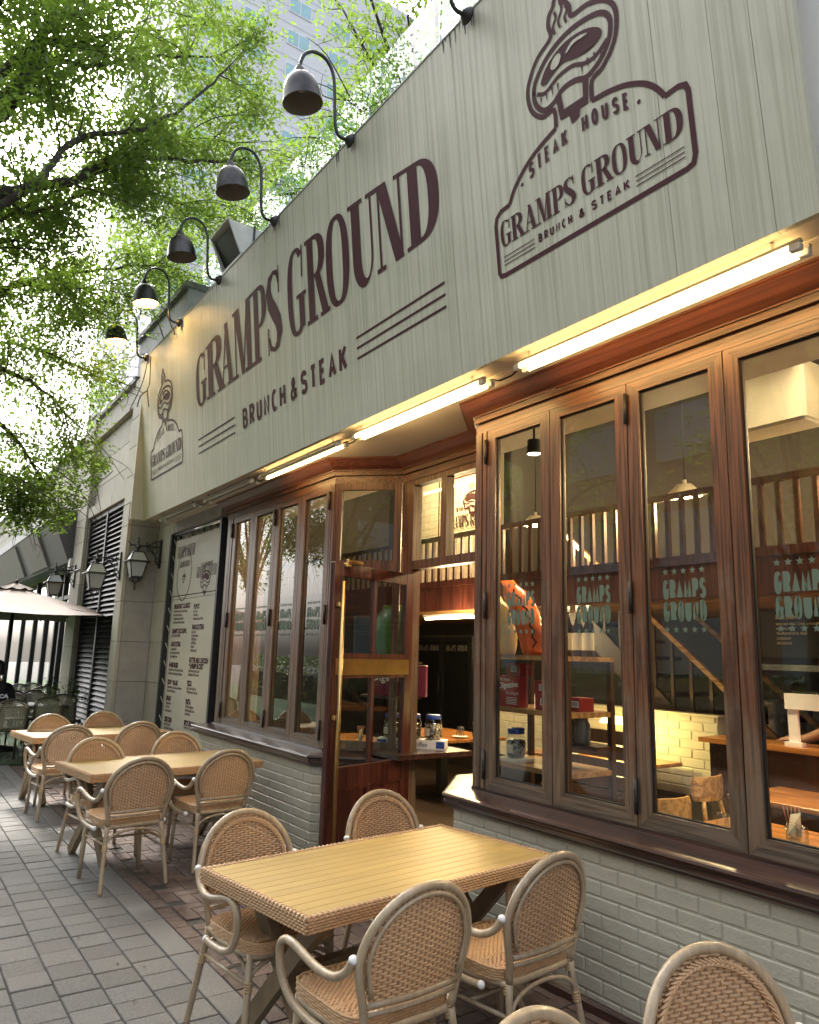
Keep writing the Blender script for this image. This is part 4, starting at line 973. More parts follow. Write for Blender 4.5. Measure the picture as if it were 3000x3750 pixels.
def make_chair():
    t = thing('rattan_chair', '', 'chair')
    hp = smooth(hoop(), 2)
    m = MB(); m.tube([(backx(y, z)+.0, y, z) for y, z in hp], .0155, 10)
    m.build('back_frame', M['cane'], t)
    inner = [(y*.885, .655+(z-.655)*.885) for y, z in hp if z > .525]
    inner = [(p[0], p[1]) for p in inner]
    m = MB(); m.tube([(backx(y, z)-.012, y, z) for y, z in inner], .0085, 8)
    m.build('inner_hoop', M['cane'], t)
    wb = inside(hp, .52)
    for zz, r in ((.522, .0125), (.492, .0095)):
        w = inside(hp, zz); MB().tube([(backx(y, zz)-.004, y, zz) for y in np.linspace(-w+.01, w-.01, 7)], r, 8).build('back_crossbar', M['cane'], t)
    # rear legs, splayed
    for s in (-1, 1):
        MB().tube([(backx(.195, .42), s*.195, .43), (-.222, s*.203, .36), (-.262, s*.222, .16), (-.292, s*.236, .012), (-.294, s*.237, 0)], [.0155, .0155, .0155, .0145, .0145], 10).build('rear_leg', M['cane'], t)
        MB().tube([(.185, s*.205, .425), (.192, s*.212, .2), (.197, s*.222, 0)], .0155, 10).build('front_leg', M['cane'], t)
        MB().tube([(.19, s*.209, .30), (-.225, s*.206, .305)], .0095, 8).build('stretcher', M['cane'], t)
    MB().tube([(-.02, -.205, .305), (-.02, .205, .305)], .0095, 8).build('stretcher', M['cane'], t)
    # curved braces back and front
    for xx, yy, z0 in ((-.238, .208, .285), (.19, .208, .29)):
        MB().tube([(xx+(.018 if xx < 0 else 0)*math.sin(PI*k/12), -yy*math.cos(PI*k/12), z0+.105*math.sin(PI*k/12)**.7) for k in range(13)], .0095, 8).build('brace', M['cane'], t)
    for s in (-1, 1):
        MB().tube([(.19*math.cos(0)-.19*(1-math.cos(PI*k/16))*.9, s*.208, .29+.11*math.sin(PI*k/16)) for k in range(9)], .009, 8).build('brace', M['cane'], t)
    # seat frame ring
    rr = smooth([(.20, -.19), (.215, 0), (.20, .19), (.0, .222), (-.17, .20), (-.205, .17), (-.205, -.17), (-.17, -.20), (.0, -.222)], 4, True)
    MB().tube([(x, y, .415) for x, y in rr], .0145, 8, closed=True).build('seat_frame', M['cane'], t)
    # woven seat
    sh = smooth([(.215, -.195), (.228, 0), (.215, .195), (.0, .225), (-.18, .20), (-.19, 0), (-.18, -.20), (.0, -.225)], 5, True)
    n = len(sh); m = MB(); b = 0
    vs = [(x*.97, y*.97, .425) for x, y in sh]+[(x*.985, y*.985, .462) for x, y in sh]+[(x*.9, y*.9, .468) for x, y in sh]
    m.add(vs, [(i, (i+1) % n, n+(i+1) % n, n+i) for i in range(n)]+[(n+i, n+(i+1) % n, 2*n+(i+1) % n, 2*n+i) for i in range(n)]+[tuple(range(2*n, 3*n)), tuple(range(n))[::-1]], 1)
    for k in range(5):
        z = .428+k*.0095; nn = 68
        P = []
        for i in range(nn):
            u = i/nn*n; a = sh[int(u) % n]; c = sh[(int(u)+1) % n]; f = u-int(u); o = 1.0+.014*(1 if (i+k) % 2 else -.2)
            P.append(((a[0]+(c[0]-a[0])*f)*o, (a[1]+(c[1]-a[1])*f)*o, z))
        m.tube(P, .0056, 5, closed=True)
    poly = sh; pitch = .0112
    for k in range(35):
        x = -.18+k*pitch
        ys = [p[1]+(q[1]-p[1])*(x-p[0])/(q[0]-p[0]) for p, q in zip(sh, sh[1:]+sh[:1]) if (p[0]-x)*(q[0]-x) <= 0 and abs(p[0]-q[0]) > 1e-7]
        if len(ys) < 2: continue
        ya, yb = min(ys)+.002, max(ys)-.002; N_ = max(4, int((yb-ya)/.0125)); P = []
        for i in range(N_+1):
            y = ya+(yb-ya)*i/N_; edge = min(i, N_-i)/N_
            P.append((x, y, .4665+.0035*math.cos(PI*(i+k))-.010*max(0, 1-edge*14)+.004))
        m.tube(P, .0058, 5, cap=False)
    m.build('woven_seat', [M['rattan'], M['rattanb']], t)
    # woven back
    m = MB(); p = .0215; k = 0; z = .535
    while z < .868:
        w = inside(hp, z)-.022
        if w > .02: m.tube(wire_weave(m, -w, w, z, k, p, .005, .0042), .0052, 5, cap=False)
        z += .0104; k += 1
    for i in range(-10, 11):
        y = i*p
        zt = max([zz for zz in np.arange(.54, .885, .004) if inside(hp, zz) > abs(y)+.012] or [0])
        if zt > .56: m.tube([(backx(y, z_), y, z_) for z_ in np.linspace(.525, zt, 6)], .0038, 4, mi=1, cap=False)
    m.build('woven_back', [M['rattan'], M['rattanb']], t)
    # plaited border on the inner face
    br = [(y*.86, .655+(z-.655)*.86) for y, z in hp if z > .50]
    br = [(-.165, .545)]+[q for q in br if q[1] > .55]+[(.165, .545)]
    L_ = [0]
    for a, c in zip(br[:-1], br[1:]): L_.append(L_[-1]+math.hypot(a[0]-c[0], a[1]-c[1]))
    def ptat(s):
        for i in range(len(br)-1):
            if L_[i+1] >= s or i == len(br)-2:
                f = (s-L_[i])/max(1e-6, L_[i+1]-L_[i]); d = Vector((br[i+1][0]-br[i][0], br[i+1][1]-br[i][1])).normalized()
                return Vector((br[i][0]+(br[i+1][0]-br[i][0])*f, br[i][1]+(br[i+1][1]-br[i][1])*f)), Vector((-d.y, d.x))
    m = MB(); cnt = int(L_[-1]/.0165)
    for i in range(cnt):
        for s in (-1, 1):
            s0 = (i+.5*(s > 0))*.0165; A, nA = ptat(max(0, s0-.012)); B, nB = ptat(min(L_[-1], s0+.018))
            a_ = A+nA*(.0105*s); b_ = B-nB*(.003*s)
            m.tube([(backx(a_.x, a_.y)+.009, a_.x, a_.y), (backx((a_.x+b_.x)/2, 0 or (a_.y+b_.y)/2)+.0155, (a_.x+b_.x)/2, (a_.y+b_.y)/2), (backx(b_.x, b_.y)+.011, b_.x, b_.y)], [.0035, .0062, .0035], 5, flat=.7, cap=False)
    m.tube([(backx(y, .538)+.008, y, .538) for y in np.linspace(-.165, .165, 9)], .009, 6)
    m.build('plaited_border', M['rattan'], t)
    # arms with white end caps
    for s in (-1, 1):
        P = smooth([(-.235, s*.262, .675), (-.20, s*.268, .628), (-.13, s*.276, .598), (-.03, s*.284, .604), (.08, s*.29, .632), (.15, s*.292, .638), (.195, s*.29, .612), (.205, s*.286, .56), (.185, s*.28, .49), (.13, s*.272, .435), (.04, s*.264, .408), (-.07, s*.258, .402), (-.12, s*.256, .405)], 4)
        a = MB().tube(P, .0155, 10).build('arm', M['cane'], t)
        for q, d in ((P[0], -1), (P[-1], -1)):
            e = Vector(q)-Vector(P[1] if q == P[0] else P[-2]); e.normalize(); c = Vector(q)
            mm = MB(); mm.tube([c-e*.004, c+e*.006, c+e*.012, c+e*.0165, c+e*.018], [.0165, .0165, .0135, .007, .002], 10); mm.build('end_cap', M['white'], a)
    # bindings
    for c, d, in (((-.208, .196, .405), (-.1, .05, -1)), ((-.235, .209, .288), (-.2, .1, -1)), ((.191, .209, .30), (.03, .03, -1))):
        for s in (-1, 1):
            q = Vector((c[0], c[1]*s, c[2])); e = Vector((d[0], d[1]*s, d[2])).normalized()
            m = MB()
            for k in range(4): m.tube([q+e*(-.018+k*.0105), q+e*(-.018+k*.0105+.0098)], .0185, 9)
            m.build('binding', M['bind'], t)
    return t
chair0 = make_chair()
TR = R_(7.5)
chairs = [  # x, y of the hoop top, facing (0 = along +x), label
 (-2.31, 1.69, PI+R_(4), 'rattan armchair with its back to us at the kerb side of the nearest table'),
 (-2.375, 2.395, PI+R_(7), 'rattan armchair with its back to us between the nearest table and the painted brick wall'),
 (-3.70, 1.60, R_(6), 'rattan armchair facing us at the kerb side of the nearest table'),
 (-3.86, 2.50, R_(3), 'rattan armchair facing us in front of the open door'),
 (-5.78, 1.68, PI+R_(6), 'rattan armchair with its back to us at the kerb side of the middle table'),
 (-5.965, 2.40, PI+R_(5), 'rattan armchair with its back to us between the middle table and the far brick wall'),
 (-7.11, 1.645, R_(8), 'rattan armchair facing us at the kerb side of the middle table'),
 (-7.37, 2.43, R_(5), 'rattan armchair facing us at the wall side of the middle table'),
 (-8.325, 1.675, PI+R_(5), 'rattan armchair with its back to us at the kerb side of the farthest table'),
 (-8.49, 2.40, PI+R_(5), 'rattan armchair with its back to us at the wall side of the farthest table'),
 (-9.62, 1.70, R_(7), 'rattan armchair facing us behind the left end of the farthest table'),
 (-9.85, 2.33, R_(5), 'rattan armchair facing us behind the farthest table, before the stone pier'),
 (-1.40, 2.02, R_(-14), 'rattan armchair facing us at the lower right, before the painted brick wall'),
 (-1.36, 1.30, R_(6), 'rattan armchair of which only the top of the hoop shows at the bottom'),
]
GC = 'rattan armchairs around the outdoor tables'
for i, (hx_, hy_, rz, lab) in enumerate(chairs):
    off = Vector((.285, 0, 0)); off.rotate(Matrix.Rotation(rz, 3, 'Z'))
    loc = (hx_+off.x, hy_+off.y, .004)
    if i == 0: chair0.location = loc; chair0.rotation_euler = (0, 0, rz); chair0['label'] = lab; chair0['group'] = GC
    else: dup(chair0, loc, rz, lab)
def make_table():
    t = thing('rattan_table', '', 'table'); W, L_, Z = .84, 1.52, .715
    n = 12; sw = (W-.06)/n
    me = MB().box((-sw/2+.0012, -L_/2+.03, Z-.016), (sw/2-.0012, L_/2-.03, Z), bev=.0015).mesh('slat', M['slat'])
    for k in range(n): link('slat', me, t, (-W/2+.03+sw*(k+.5), 0, 0))
    m = MB(); m.box((-W/2+.012, -L_/2+.012, Z-.055), (W/2-.012, L_/2-.012, Z-.0175), 1)
    per = [(-W/2, -L_/2), (W/2, -L_/2), (W/2, L_/2), (-W/2, L_/2)]
    def rim(off, z, k, r):
        P = []; 
        for (a, b) in zip(per, per[1:]+per[:1]):
            d = Vector((b[0]-a[0], b[1]-a[1])); ln = d.length; nn = int(ln/.0125); d.normalize(); nr = Vector((d.y, -d.x))
            for i in range(nn):
                q = Vector(a)+d*(ln*(i+.5)/nn)-nr*off+nr*(.0032*(1 if (i+k) % 2 else -1)); P.append((q.x, q.y, z))
        m.tube(P, r, 5, closed=True)
    for k in range(5): rim(.008, Z-.010-k*.0108, k, .0058)
    for k in range(2): rim(.014+.0095*k, Z-.0015, k, .0055)
    # wrap strands across the rim
    for (a, b) in zip(per, per[1:]+per[:1]):
        d = Vector((b[0]-a[0], b[1]-a[1])); ln = d.length; d.normalize(); nr = Vector((d.y, -d.x)); nn = int(ln/.025)
        for i in range(nn):
            q = Vector(a)+d*(ln*(i+.5)/nn)
            P = [q-nr*.030, q-nr*.012, q-nr*.004, q-nr*.006]; zz = [Z+.001, Z+.0035, Z-.002, Z-.008]
            m.tube([(p.x, p.y, z_) for p, z_ in zip(P, zz)], .0048, 4, cap=False)
    m.build('woven_rim', [M['rattan'], M['rattanb']], t)
    for s in (-1, 1):
        y = s*(L_/2-.19)
        for d in (-1, 1):
            yy = y+.023*d
            MB().bar((-.30*d, yy, Z-.056), (.30*d, yy, .012), .044, .075, up=(1, 0, 0)).build('leg', M['leg'], t)
        MB().box((-.34, y-.05, Z-.085), (.34, y+.05, Z-.0555)).build('leg_bracket', M['leg'], t)
    MB().box((-.03, -L_/2+.24, .335), (.03, L_/2-.24, .375)).build('stretcher', M['leg'], t)
    return t
tb = make_table(); GT = 'slatted rattan tables outside the restaurant'
tabs = [(-3.175, 2.11, 'slatted yellow table with woven rim nearest to the camera'), (-6.78, 2.125, 'slatted yellow table with woven rim beside the far window bay'), (-9.42, 2.12, 'slatted yellow table with woven rim before the menu banner, the farthest one')]
for i, (x, y, lab) in enumerate(tabs):
    if i == 0: tb.location = (x, y, .003); tb.rotation_euler = (0, 0, TR); tb['label'] = lab; tb['group'] = GT
    else: dup(tb, (x, y, .003), TR, lab)
# ---------- neighbouring cafe: green bistro chairs, dark tables, umbrella
M['olive'] = mat('olive_cane', (.17, .165, .085), .45, var=.2, vscale=12)
M['darkcane'] = mat('dark_cane', (.06, .05, .035), .4, var=.2, vscale=12)
M['cream'] = mat('cream_lattice', (.36, .34, .24), .6)
def bistro():
    t = thing('bistro_chair', '', 'chair')
    hp = smooth([(-.20, .44), (-.205, .60), (-.20, .76), (-.15, .845), (0, .885), (.15, .845), (.20, .76), (.205, .60), (.20, .44)], 3)
    bx = lambda z: -.21-.16*(z-.44)
    MB().tube([(bx(z), y, z) for y, z in hp], .016, 8).build('back_frame', M['darkcane'], t)
    inn = [(y*.86, .66+(z-.66)*.86) for y, z in hp]
    MB().tube([(bx(z)-.004, y, z) for y, z in inn], .010, 6, closed=True).build('inner_hoop', M['olive'], t)
    m = MB()
    for k in range(-20, 26):
        for s in (-1, 1):
            P = []
            for i in range(24):
                z = .49+i*.016; y = s*(k*.034+(z-.68)*.9)
                w = inside(inn, z)
                if abs(y) < w-.004: P.append((bx(z)+.0015*s, y, z))
            if len(P) > 1: m.tube(P, .005, 4, cap=False)
    for i in range(13):
        z = .50+i*.029; w = inside(inn, z)
        if w > .02: m.tube([(bx(z)+.003, -w, z), (bx(z)+.003, w, z)], .0045, 4, cap=False)
    m.build('lattice_back', M['cream'], t)
    for s in (-1, 1):
        MB().tube([(bx(.44), s*.20, .46), (-.26, s*.215, 0)], .015, 8).build('leg', M['darkcane'], t)
        MB().tube([(.19, s*.19, .45), (.21, s*.20, 0)], .015, 8).build('leg', M['darkcane'], t)
        MB().tube([(-.235, s*.20, .26), (-.225, s*.11, .40), (-.22, 0, .43)], .009, 6).build('brace', M['olive'], t)
        q = (bx(.80), s*.185, .80); MB().bar((q[0], q[1], .765), (q[0]-.005, s*.165, .83), .042, .042, bev=.008).build('binding', M['cream'], t)
    MB().box((-.22, -.21, .435), (.22, .21, .465), bev=.012).build('seat', M['cream'], t)
    m = MB(); m.tube([(.21, -.20, .45), (.21, .20, .45), (-.215, .20, .45), (-.215, -.20, .45)], .016, 8, closed=True); m.build('seat_frame', M['darkcane'], t)
    return t
bc = bistro(); GB = 'green bistro chairs of the neighbouring cafe'
blist = [((-12.55, 1.63), PI+.1, 'green lattice bistro chair with its back to us at the left edge, on the turf'),
         ((-12.95, 2.33), PI-.55, 'green lattice bistro chair with its back to us beside the far rattan table'),
         ((-13.6, 2.60), PI-.4, 'green lattice bistro chair tucked behind the one beside the far rattan table'),
         ((-14.3, 2.30), .15, 'dark hooped bistro chair facing us behind the cafe table'),
         ((-14.2, 1.98), .2, 'green bistro chair facing us next to the umbrella pole'),
         ((-15.6, 2.62), 0., 'pale bistro chair facing us one row behind the cafe table'),
         ((-16.6, 2.35), .1, 'bistro chair facing us in the farthest row, left of the pale one'),
         ((-17.6, 2.62), PI, 'bistro chair with its back to us in the farthest row by the shopfront')]
for i, ((x, y), rz, lab) in enumerate(blist):
    if i == 0: bc.location = (x, y, .012); bc.rotation_euler = (0, 0, rz); bc['label'] = lab; bc['group'] = GB
    else: dup(bc, (x, y, .012), rz, lab)
M['dtable'] = mat('dark_table', (.035, .028, .03), .22, var=.4, vscale=14, coat=.4)
def ctable(x, y, lab):
    t = thing('cafe_table', lab, 'table', (x, y, .012), 0, 'dark tables of the neighbouring cafe')
    MB().box((-.42, -.55, .70), (.42, .55, .735), bev=.006).build('table_top', M['dtable'], t)
    for yy in (-.36, .36): MB().tube([(0, yy, .70), (0, yy, .02)], .03, 10).build('leg', M['iron'], t); MB().bar((-.3, yy, .015), (.3, yy, .015), .06, .03).build('foot', M['iron'], t)
ctable(-13.45, 2.0, 'dark glossy cafe table with a white cup, behind the far rattan table'); ctable(-16.6, 2.6, 'dark cafe table in the row farther back, by the shopfront')
cup = MB().lathe([(.001, 0), (.026, 0), (.036, .085), (.033, .085), (.025, .006), (.001, .006)], (0, 0, 0), 14); o = cup.build('paper_cup', M['white'], None, loc=(-13.25, 1.80, .747)); tag(o, 'white paper cup standing on the dark cafe table', 'cup')
o = MB().box((-.11, -.08, 0), (.11, .08, .006)).build('menu_sheet', M['white'], None, loc=(-13.2, 1.98, .747)); tag(o, 'white sheet lying on the dark cafe table beside the cup', 'paper')
# umbrella
ux, uy = -13.9, 1.70
M['canvas'] = mat('tan_canvas', (.06, .034, .018), .8, var=.12, vscale=5, bump=.3, bscale=14)
um = thing('parasol', 'brown two tier market umbrella over the neighbouring cafe tables', 'umbrella', (ux, uy, 0))
MB().tube([(0, 0, .01), (0, 0, 2.68)], .024, 10).build('pole', M['iron'], um)
MB().lathe([(.001, 2.72), (.02, 2.71), (.03, 2.68), (.012, 2.66), (.001, 2.66)], n=10).build('finial', M['black'], um)
MB().lathe([(.30, .01), (.30, .06), (.05, .09), (.04, .30), (.001, .30)], n=20).build('base', M['iron'], um)
def canopy(r0, z0, r1, z1, rot, sag, nm, n=8):
    m = MB(); vs = []; fs = []; K = 6; Q = 4
    for i in range(K+1):
        u = i/K; r = r0+(r1-r0)*u; z = z0+(z1-z0)*u-sag*math.sin(PI*u)
        for j in range(n*Q):
            a = rot+2*PI*j/(n*Q); jj = (j % Q)/Q; rr_ = r*(math.cos(PI/n)/math.cos((jj-.5)*2*PI/n) if 1 else 1); zz = z-.03*u*math.sin(PI*jj)
            vs.append((rr_*math.cos(a), rr_*math.sin(a), zz))
    N_ = n*Q
    for i in range(K):
        for j in range(N_): fs.append((i*N_+j, i*N_+(j+1) % N_, (i+1)*N_+(j+1) % N_, (i+1)*N_+j))
    m.add(vs, fs); o = m.build(nm, M['canvas'], um); return o
aw = math.atan2(2.70-uy, -11.75+13.9)
canopy(.50, 2.47, 2.25, 2.13, aw, .05, 'canopy'); canopy(.10, 2.62, .82, 2.36, aw, .03, 'upper_canopy'); canopy(.02, 2.665, .27, 2.58, aw, .0, 'top_cap')
for k in range(8):
    a = aw+2*PI*k/8; MB().tube([(0, 0, 2.46), (2.2*math.cos(a), 2.2*math.sin(a), 2.115)], .010, 6).build('rib', M['darkcane'], um)
# shopfront next door: dark canopy, posts, panes
nb = thing('neighbour_shopfront', 'dark framed glass shopfront under a slanted dark canopy, beyond the stone pillar', 'shopfront', (-19, 3.2, 0))
pf = [(2.93, 4.21), (2.38, 4.20), (2.36, 4.02), (2.70, 3.22), (2.93, 3.18)]
m = MB(); a = [(-30, y, z) for y, z in pf]; b = [(-15.30, y, z) for y, z in pf]; n = len(pf)
m.add(a+b, [tuple(range(n))[::-1], tuple(range(n, 2*n))]+[(i, i+n, (i+1) % n+n, (i+1) % n) for i in range(n)]).build('canopy', M['darkmetal'], nb, world=True)
MB().box((-30, 2.345, 4.02), (-15.28, 2.379, 4.215)).build('canopy_edge', mat('canopy_edge', (.16, .165, .17), .5), nb, world=True)
Mx = Matrix.Translation((-18.6, 2.36, 4.02)) @ Matrix.Rotation(math.atan2(-.34, -.80)+PI, 4, 'X')
for x0_, x1_ in ((-19.4, -17.1), (-25, -20.2)):
    m = MB(); sl = Vector((0, .34, -.80)).normalized(); nn_ = Vector((0, -.80, -.34)).normalized(); o_ = Vector((0, 2.36, 4.02))
    cs = [(x, o_+sl*u+nn_*d) for d in (.0, .05) for x, u in ((x0_, .05), (x1_, .05), (x1_, .80), (x0_, .80))]
    m.add([(x, p.y, p.z) for x, p in cs], [(0, 1, 2, 3), (7, 6, 5, 4), (0, 4, 5, 1), (1, 5, 6, 2), (2, 6, 7, 3), (3, 7, 4, 0)]).build('canopy_panel', mat('canopy_panel', (.19, .165, .155), .6, var=.12, vscale=2, stretch=(3, 1, .5)), nb, world=True)
M['wallwarm'] = mat('cafe_wall', (.35, .26, .16), .8)
MB().box((-30, 5.6, 0), (-15.3, 5.7, 3.5)).build('back_wall', M['wallwarm'], nb, world=True)
MB().box((-30, 3.0, 3.2), (-15.3, 5.6, 3.3)).build('ceiling', M['wallwarm'], nb, world=True)
for x in (-15.45, -16.4, -17.5, -18.1, -19.4, -21, -23, -25.5): MB().box((x-.06, 3.05, 0), (x+.06, 3.17, 3.2)).build('mullion', M['black'], nb, world=True)
for a, b in zip((-16.4, -17.5, -19.4, -21, -23), (-15.45, -16.4, -18.1, -19.4, -21)): MB().box((a+.06, 3.10, .1), (b-.06, 3.106, 3.2)).build('pane', M['pane'], nb, world=True)
MB().box((-25.5, 3.06, 2.62), (-15.4, 3.16, 2.70)).build('transom_bar', M['black'], nb, world=True)
MB().box((-18.06, 3.12, 0), (-17.55, 3.16, 2.62)).build('door_panel', M['black'], nb, world=True)
shelf = MB().box((-16.3, 5.1, 2.5), (-15.6, 5.4, 2.56)); shelf.build('ledge', M['white'], nb, world=True)
o = MB().box((-17.2, 5.52, 1.0), (-16.5, 5.58, 2.4)).build('wall_poster', emit('backlit_poster', (.75, .8, .85), .9), nb, world=True)

# ---------- leaves and plants
def leaf_cloud(P, sizes, tone, name, mt, parent=None, long=2.2, droop=.5):
    """one mesh of many small pointed leaves (two triangles folded on the midrib each)"""
    n = len(P); P = np.asarray(P, float)
    az = rng.uniform(0, 2*PI, n); el = rng.normal(-droop*.6, .45, n)
    d = np.stack([np.cos(az)*np.cos(el), np.sin(az)*np.cos(el), np.sin(el)], 1)
    up = np.stack([rng.normal(0, .45, n), rng.normal(0, .45, n), np.ones(n)], 1)
    s = np.cross(d, up); s /= np.linalg.norm(s, axis=1)[:, None]; nrm = np.cross(s, d)
    L_ = np.asarray(sizes)[:, None]; W = L_/long*.5
    v = np.stack([P, P+d*L_*.45+s*W+nrm*W*.35, P+d*L_-nrm*L_*.08, P+d*L_*.45-s*W+nrm*W*.35], 1).reshape(-1, 3)
    if parent is not None:
        o = Vector((0, 0, 0)); p = parent
        while p: o += p.location; p = p.parent
        v = v-np.array(o)
    me = bpy.data.meshes.new(name); me.vertices.add(4*n); me.vertices.foreach_set('co', v.astype(np.float32).ravel())
    idx = np.arange(n)*4; tri = np.stack([idx, idx+1, idx+2, idx, idx+2, idx+3], 1).ravel()
    me.loops.add(6*n); me.loops.foreach_set('vertex_index', tri.astype(np.int32)); me.polygons.add(2*n)
    me.polygons.foreach_set('loop_start', (np.arange(2*n)*3).astype(np.int32)); me.update(calc_edges=True)
    a = me.attributes.new('tone', 'FLOAT', 'POINT'); a.data.foreach_set('value', np.repeat(np.clip(tone, 0, 1), 4).astype(np.float32))
    me.materials.append(mt); return link(name, me, parent)
M['leaf'] = leafmat('leaf_green', (.022, .055, .010), (.085, .15, .022), (.30, .46, .05), .55)
M['leaf2'] = leafmat('leaf_dark', (.02, .045, .014), (.06, .10, .025), (.16, .26, .05), .4)
pp = at(225, 2560, 1, 2.55)
pl = thing('potted_shrub', 'small leafy green shrub in a dark pot before the louvre pillar', 'plant', (pp.x, 2.55, 0))
MB().lathe([(.001, 0), (.16, 0), (.2, .36), (.18, .36), (.001, .33)], n=16).build('pot', M['black'], pl)
m = MB()
PL = []
for k in range(14):
    a = rng.uniform(0, 6.28); tip = Vector((math.cos(a)*.30, math.sin(a)*.26, rng.uniform(.7, 1.15))); m.tube([(0, 0, .33), tuple(tip*.5+Vector((0, 0, .2))), tuple(tip)], [.008, .006, .003], 4)
    for j in range(60): u = rng.uniform(.3, 1.); PL.append([pp.x+tip.x*u+rng.normal(0, .04), 2.55+tip.y*u+rng.normal(0, .04), .33+(tip.z-.33)*u+rng.normal(0, .05)])
m.build('stem', M['bark'], pl)
leaf_cloud(PL, rng.uniform(.05, .09, len(PL)), rng.uniform(0, 1, len(PL)), 'foliage', M['leaf2'], pl)
# dry creeper on the far end of the sign
cr = MB()
for base, pts in (((545, 1300), [(528, 1380), (505, 1440), (475, 1500)]), ((552, 1305), [(548, 1400), (540, 1430), (545, 1490)]), ((540, 1430), [(515, 1450), (502, 1490)]), ((600, 1240), [(575, 1170), (540, 1110)]), ((640, 1225), [(610, 1150), (590, 1120)])):
    Q_ = [at(*base, 1, 2.46)]+[at(*q, 1, 2.44-.02*i) for i, q in enumerate(pts)]
    cr.tube(smooth([tuple(q) for q in Q_], 4), .007, 4)
o = cr.build('dry_creeper', M['bark']); tag(o, 'thin dry creeper stems hanging over the far top corner of the sign', 'creeper')

# ================================================================== people
M['skin'] = mat('skin', (.46, .28, .20), .5, var=.06, vscale=20)
M['hair'] = mat('hair', (.015, .012, .011), .5)
M['tee'] = mat('black_tshirt', (.012, .012, .014), .8)
M['shirt'] = mat('dark_work_shirt', (.03, .04, .035), .8)
M['trous'] = mat('dark_trousers', (.03, .03, .04), .8)
def skinned(name, joints, edges, mats, parent, root=0, sub=2):
    me = bpy.data.meshes.new(name); me.from_pydata([j[0] for j in joints], edges, []); o = link(name, me, parent)
    o.modifiers.new('skin', 'SKIN')
    if not me.skin_vertices: 
        bpy.context.view_layer.objects.active = o
    sk = me.skin_vertices[0].data
    for i, j in enumerate(joints): sk[i].radius = (j[1], j[2] if len(j) > 2 else j[1]); sk[i].use_root = (i == root)
    o.modifiers['skin'].use_smooth_shade = True
    s = o.modifiers.new('sub', 'SUBSURF'); s.levels = sub; s.render_levels = sub
    dg = bpy.context.evaluated_depsgraph_get(); m2 = bpy.data.meshes.new_from_object(o.evaluated_get(dg)); o.modifiers.clear(); o.data = m2
    m2.materials.clear()
    for m_ in mats: m2.materials.append(m_)
    return o
def paint(o, fn):
    for p in o.data.polygons: p.material_index = fn(p.center); p.use_smooth = True
def head(parent, c, yaw, pitch=0, hairm='hair'):
    """head with brow, nose, mouth, chin, ears; faces local +x"""
    Mx = Matrix.Translation(c) @ Matrix.Rotation(yaw, 4, 'Z') @ Matrix.Rotation(pitch, 4, 'Y')
    m = MB(); n = 20; rings = []
    prof = [(-.125, .030, .03, .012), (-.112, .050, .045, .018), (-.09, .062, .056, .016), (-.06, .072, .066, .010), (-.02, .083, .073, .004), (.02, .089, .077, 0), (.06, .088, .076, -.004), (.09, .075, .066, -.008), (.112, .05, .045, -.01), (.122, .02, .018, -.01)]
    vs = []; fs = []
    for z, rx, ry, ox in prof:
        for k in range(n):
            a = 2*PI*k/n; x = ox+rx*math.cos(a); y = ry*math.sin(a)
            if abs(a) < .2 or abs(a-2*PI) < .2:
                x += {-.02: .022, -.06: .006, .02: .008}.get(z, 0)
            vs.append((x, y, z))
    for i in range(len(prof)-1):
        for k in range(n): fs.append((i*n+k, i*n+(k+1) % n, (i+1)*n+(k+1) % n, (i+1)*n+k))
    fs += [tuple(range(n))[::-1], tuple((len(prof)-1)*n+k for k in range(n))]
    m.add([Mx @ Vector(v) for v in vs], fs, 0, True)
    for s in (-1, 1):
        m.lathe([(.001, -.03), (.016, -.02), (.02, .01), (.012, .03), (.001, .034)], (0, 0, 0), 8, 0, Mx @ Matrix.Translation((-.005, s*.078, -.005)) @ Matrix.Diagonal((1, .5, 1, 1)))
        m.lathe([(.001, -.008), (.011, -.005), (.011, .005), (.001, .008)], (0, 0, 0), 8, 1, Mx @ Matrix.Translation((.080, s*.031, .018)) @ Matrix.Diagonal((.6, 1, 1, 1)))
    m.box((.062, -.024, -.074), (.079, .024, -.066), 2, Mx)
    o = m.build('head', [M['skin'], M[hairm], mat('lips', (.35, .15, .13), .5)], parent)
    h = MB(); vs = []; fs = []; hp = [(-.09, .078, .074, -.022, .55), (-.05, .092, .082, -.016, .5), (0, .102, .088, -.012, .42), (.045, .104, .088, -.008, .30), (.085, .093, .080, -.008, 0), (.118, .062, .055, -.010, 0), (.138, .02, .02, -.01, 0)]
    for z, rx, ry, ox, cut in hp:
        for k in range(n):
            a = 2*PI*k/n; f = 1
            if cut and math.cos(a) > 1-cut*1.5: f = .80
            vs.append(Mx @ Vector((ox+rx*f*math.cos(a), ry*(f if f < 1 else 1)*math.sin(a), z)))
    for i in range(len(hp)-1):
        for k in range(n): fs.append((i*n+k, i*n+(k+1) % n, (i+1)*n+(k+1) % n, (i+1)*n+k))
    fs.append(tuple((len(hp)-1)*n+k for k in range(n))); h.add(vs, fs, 0, True); h.build('hair', M[hairm], parent)
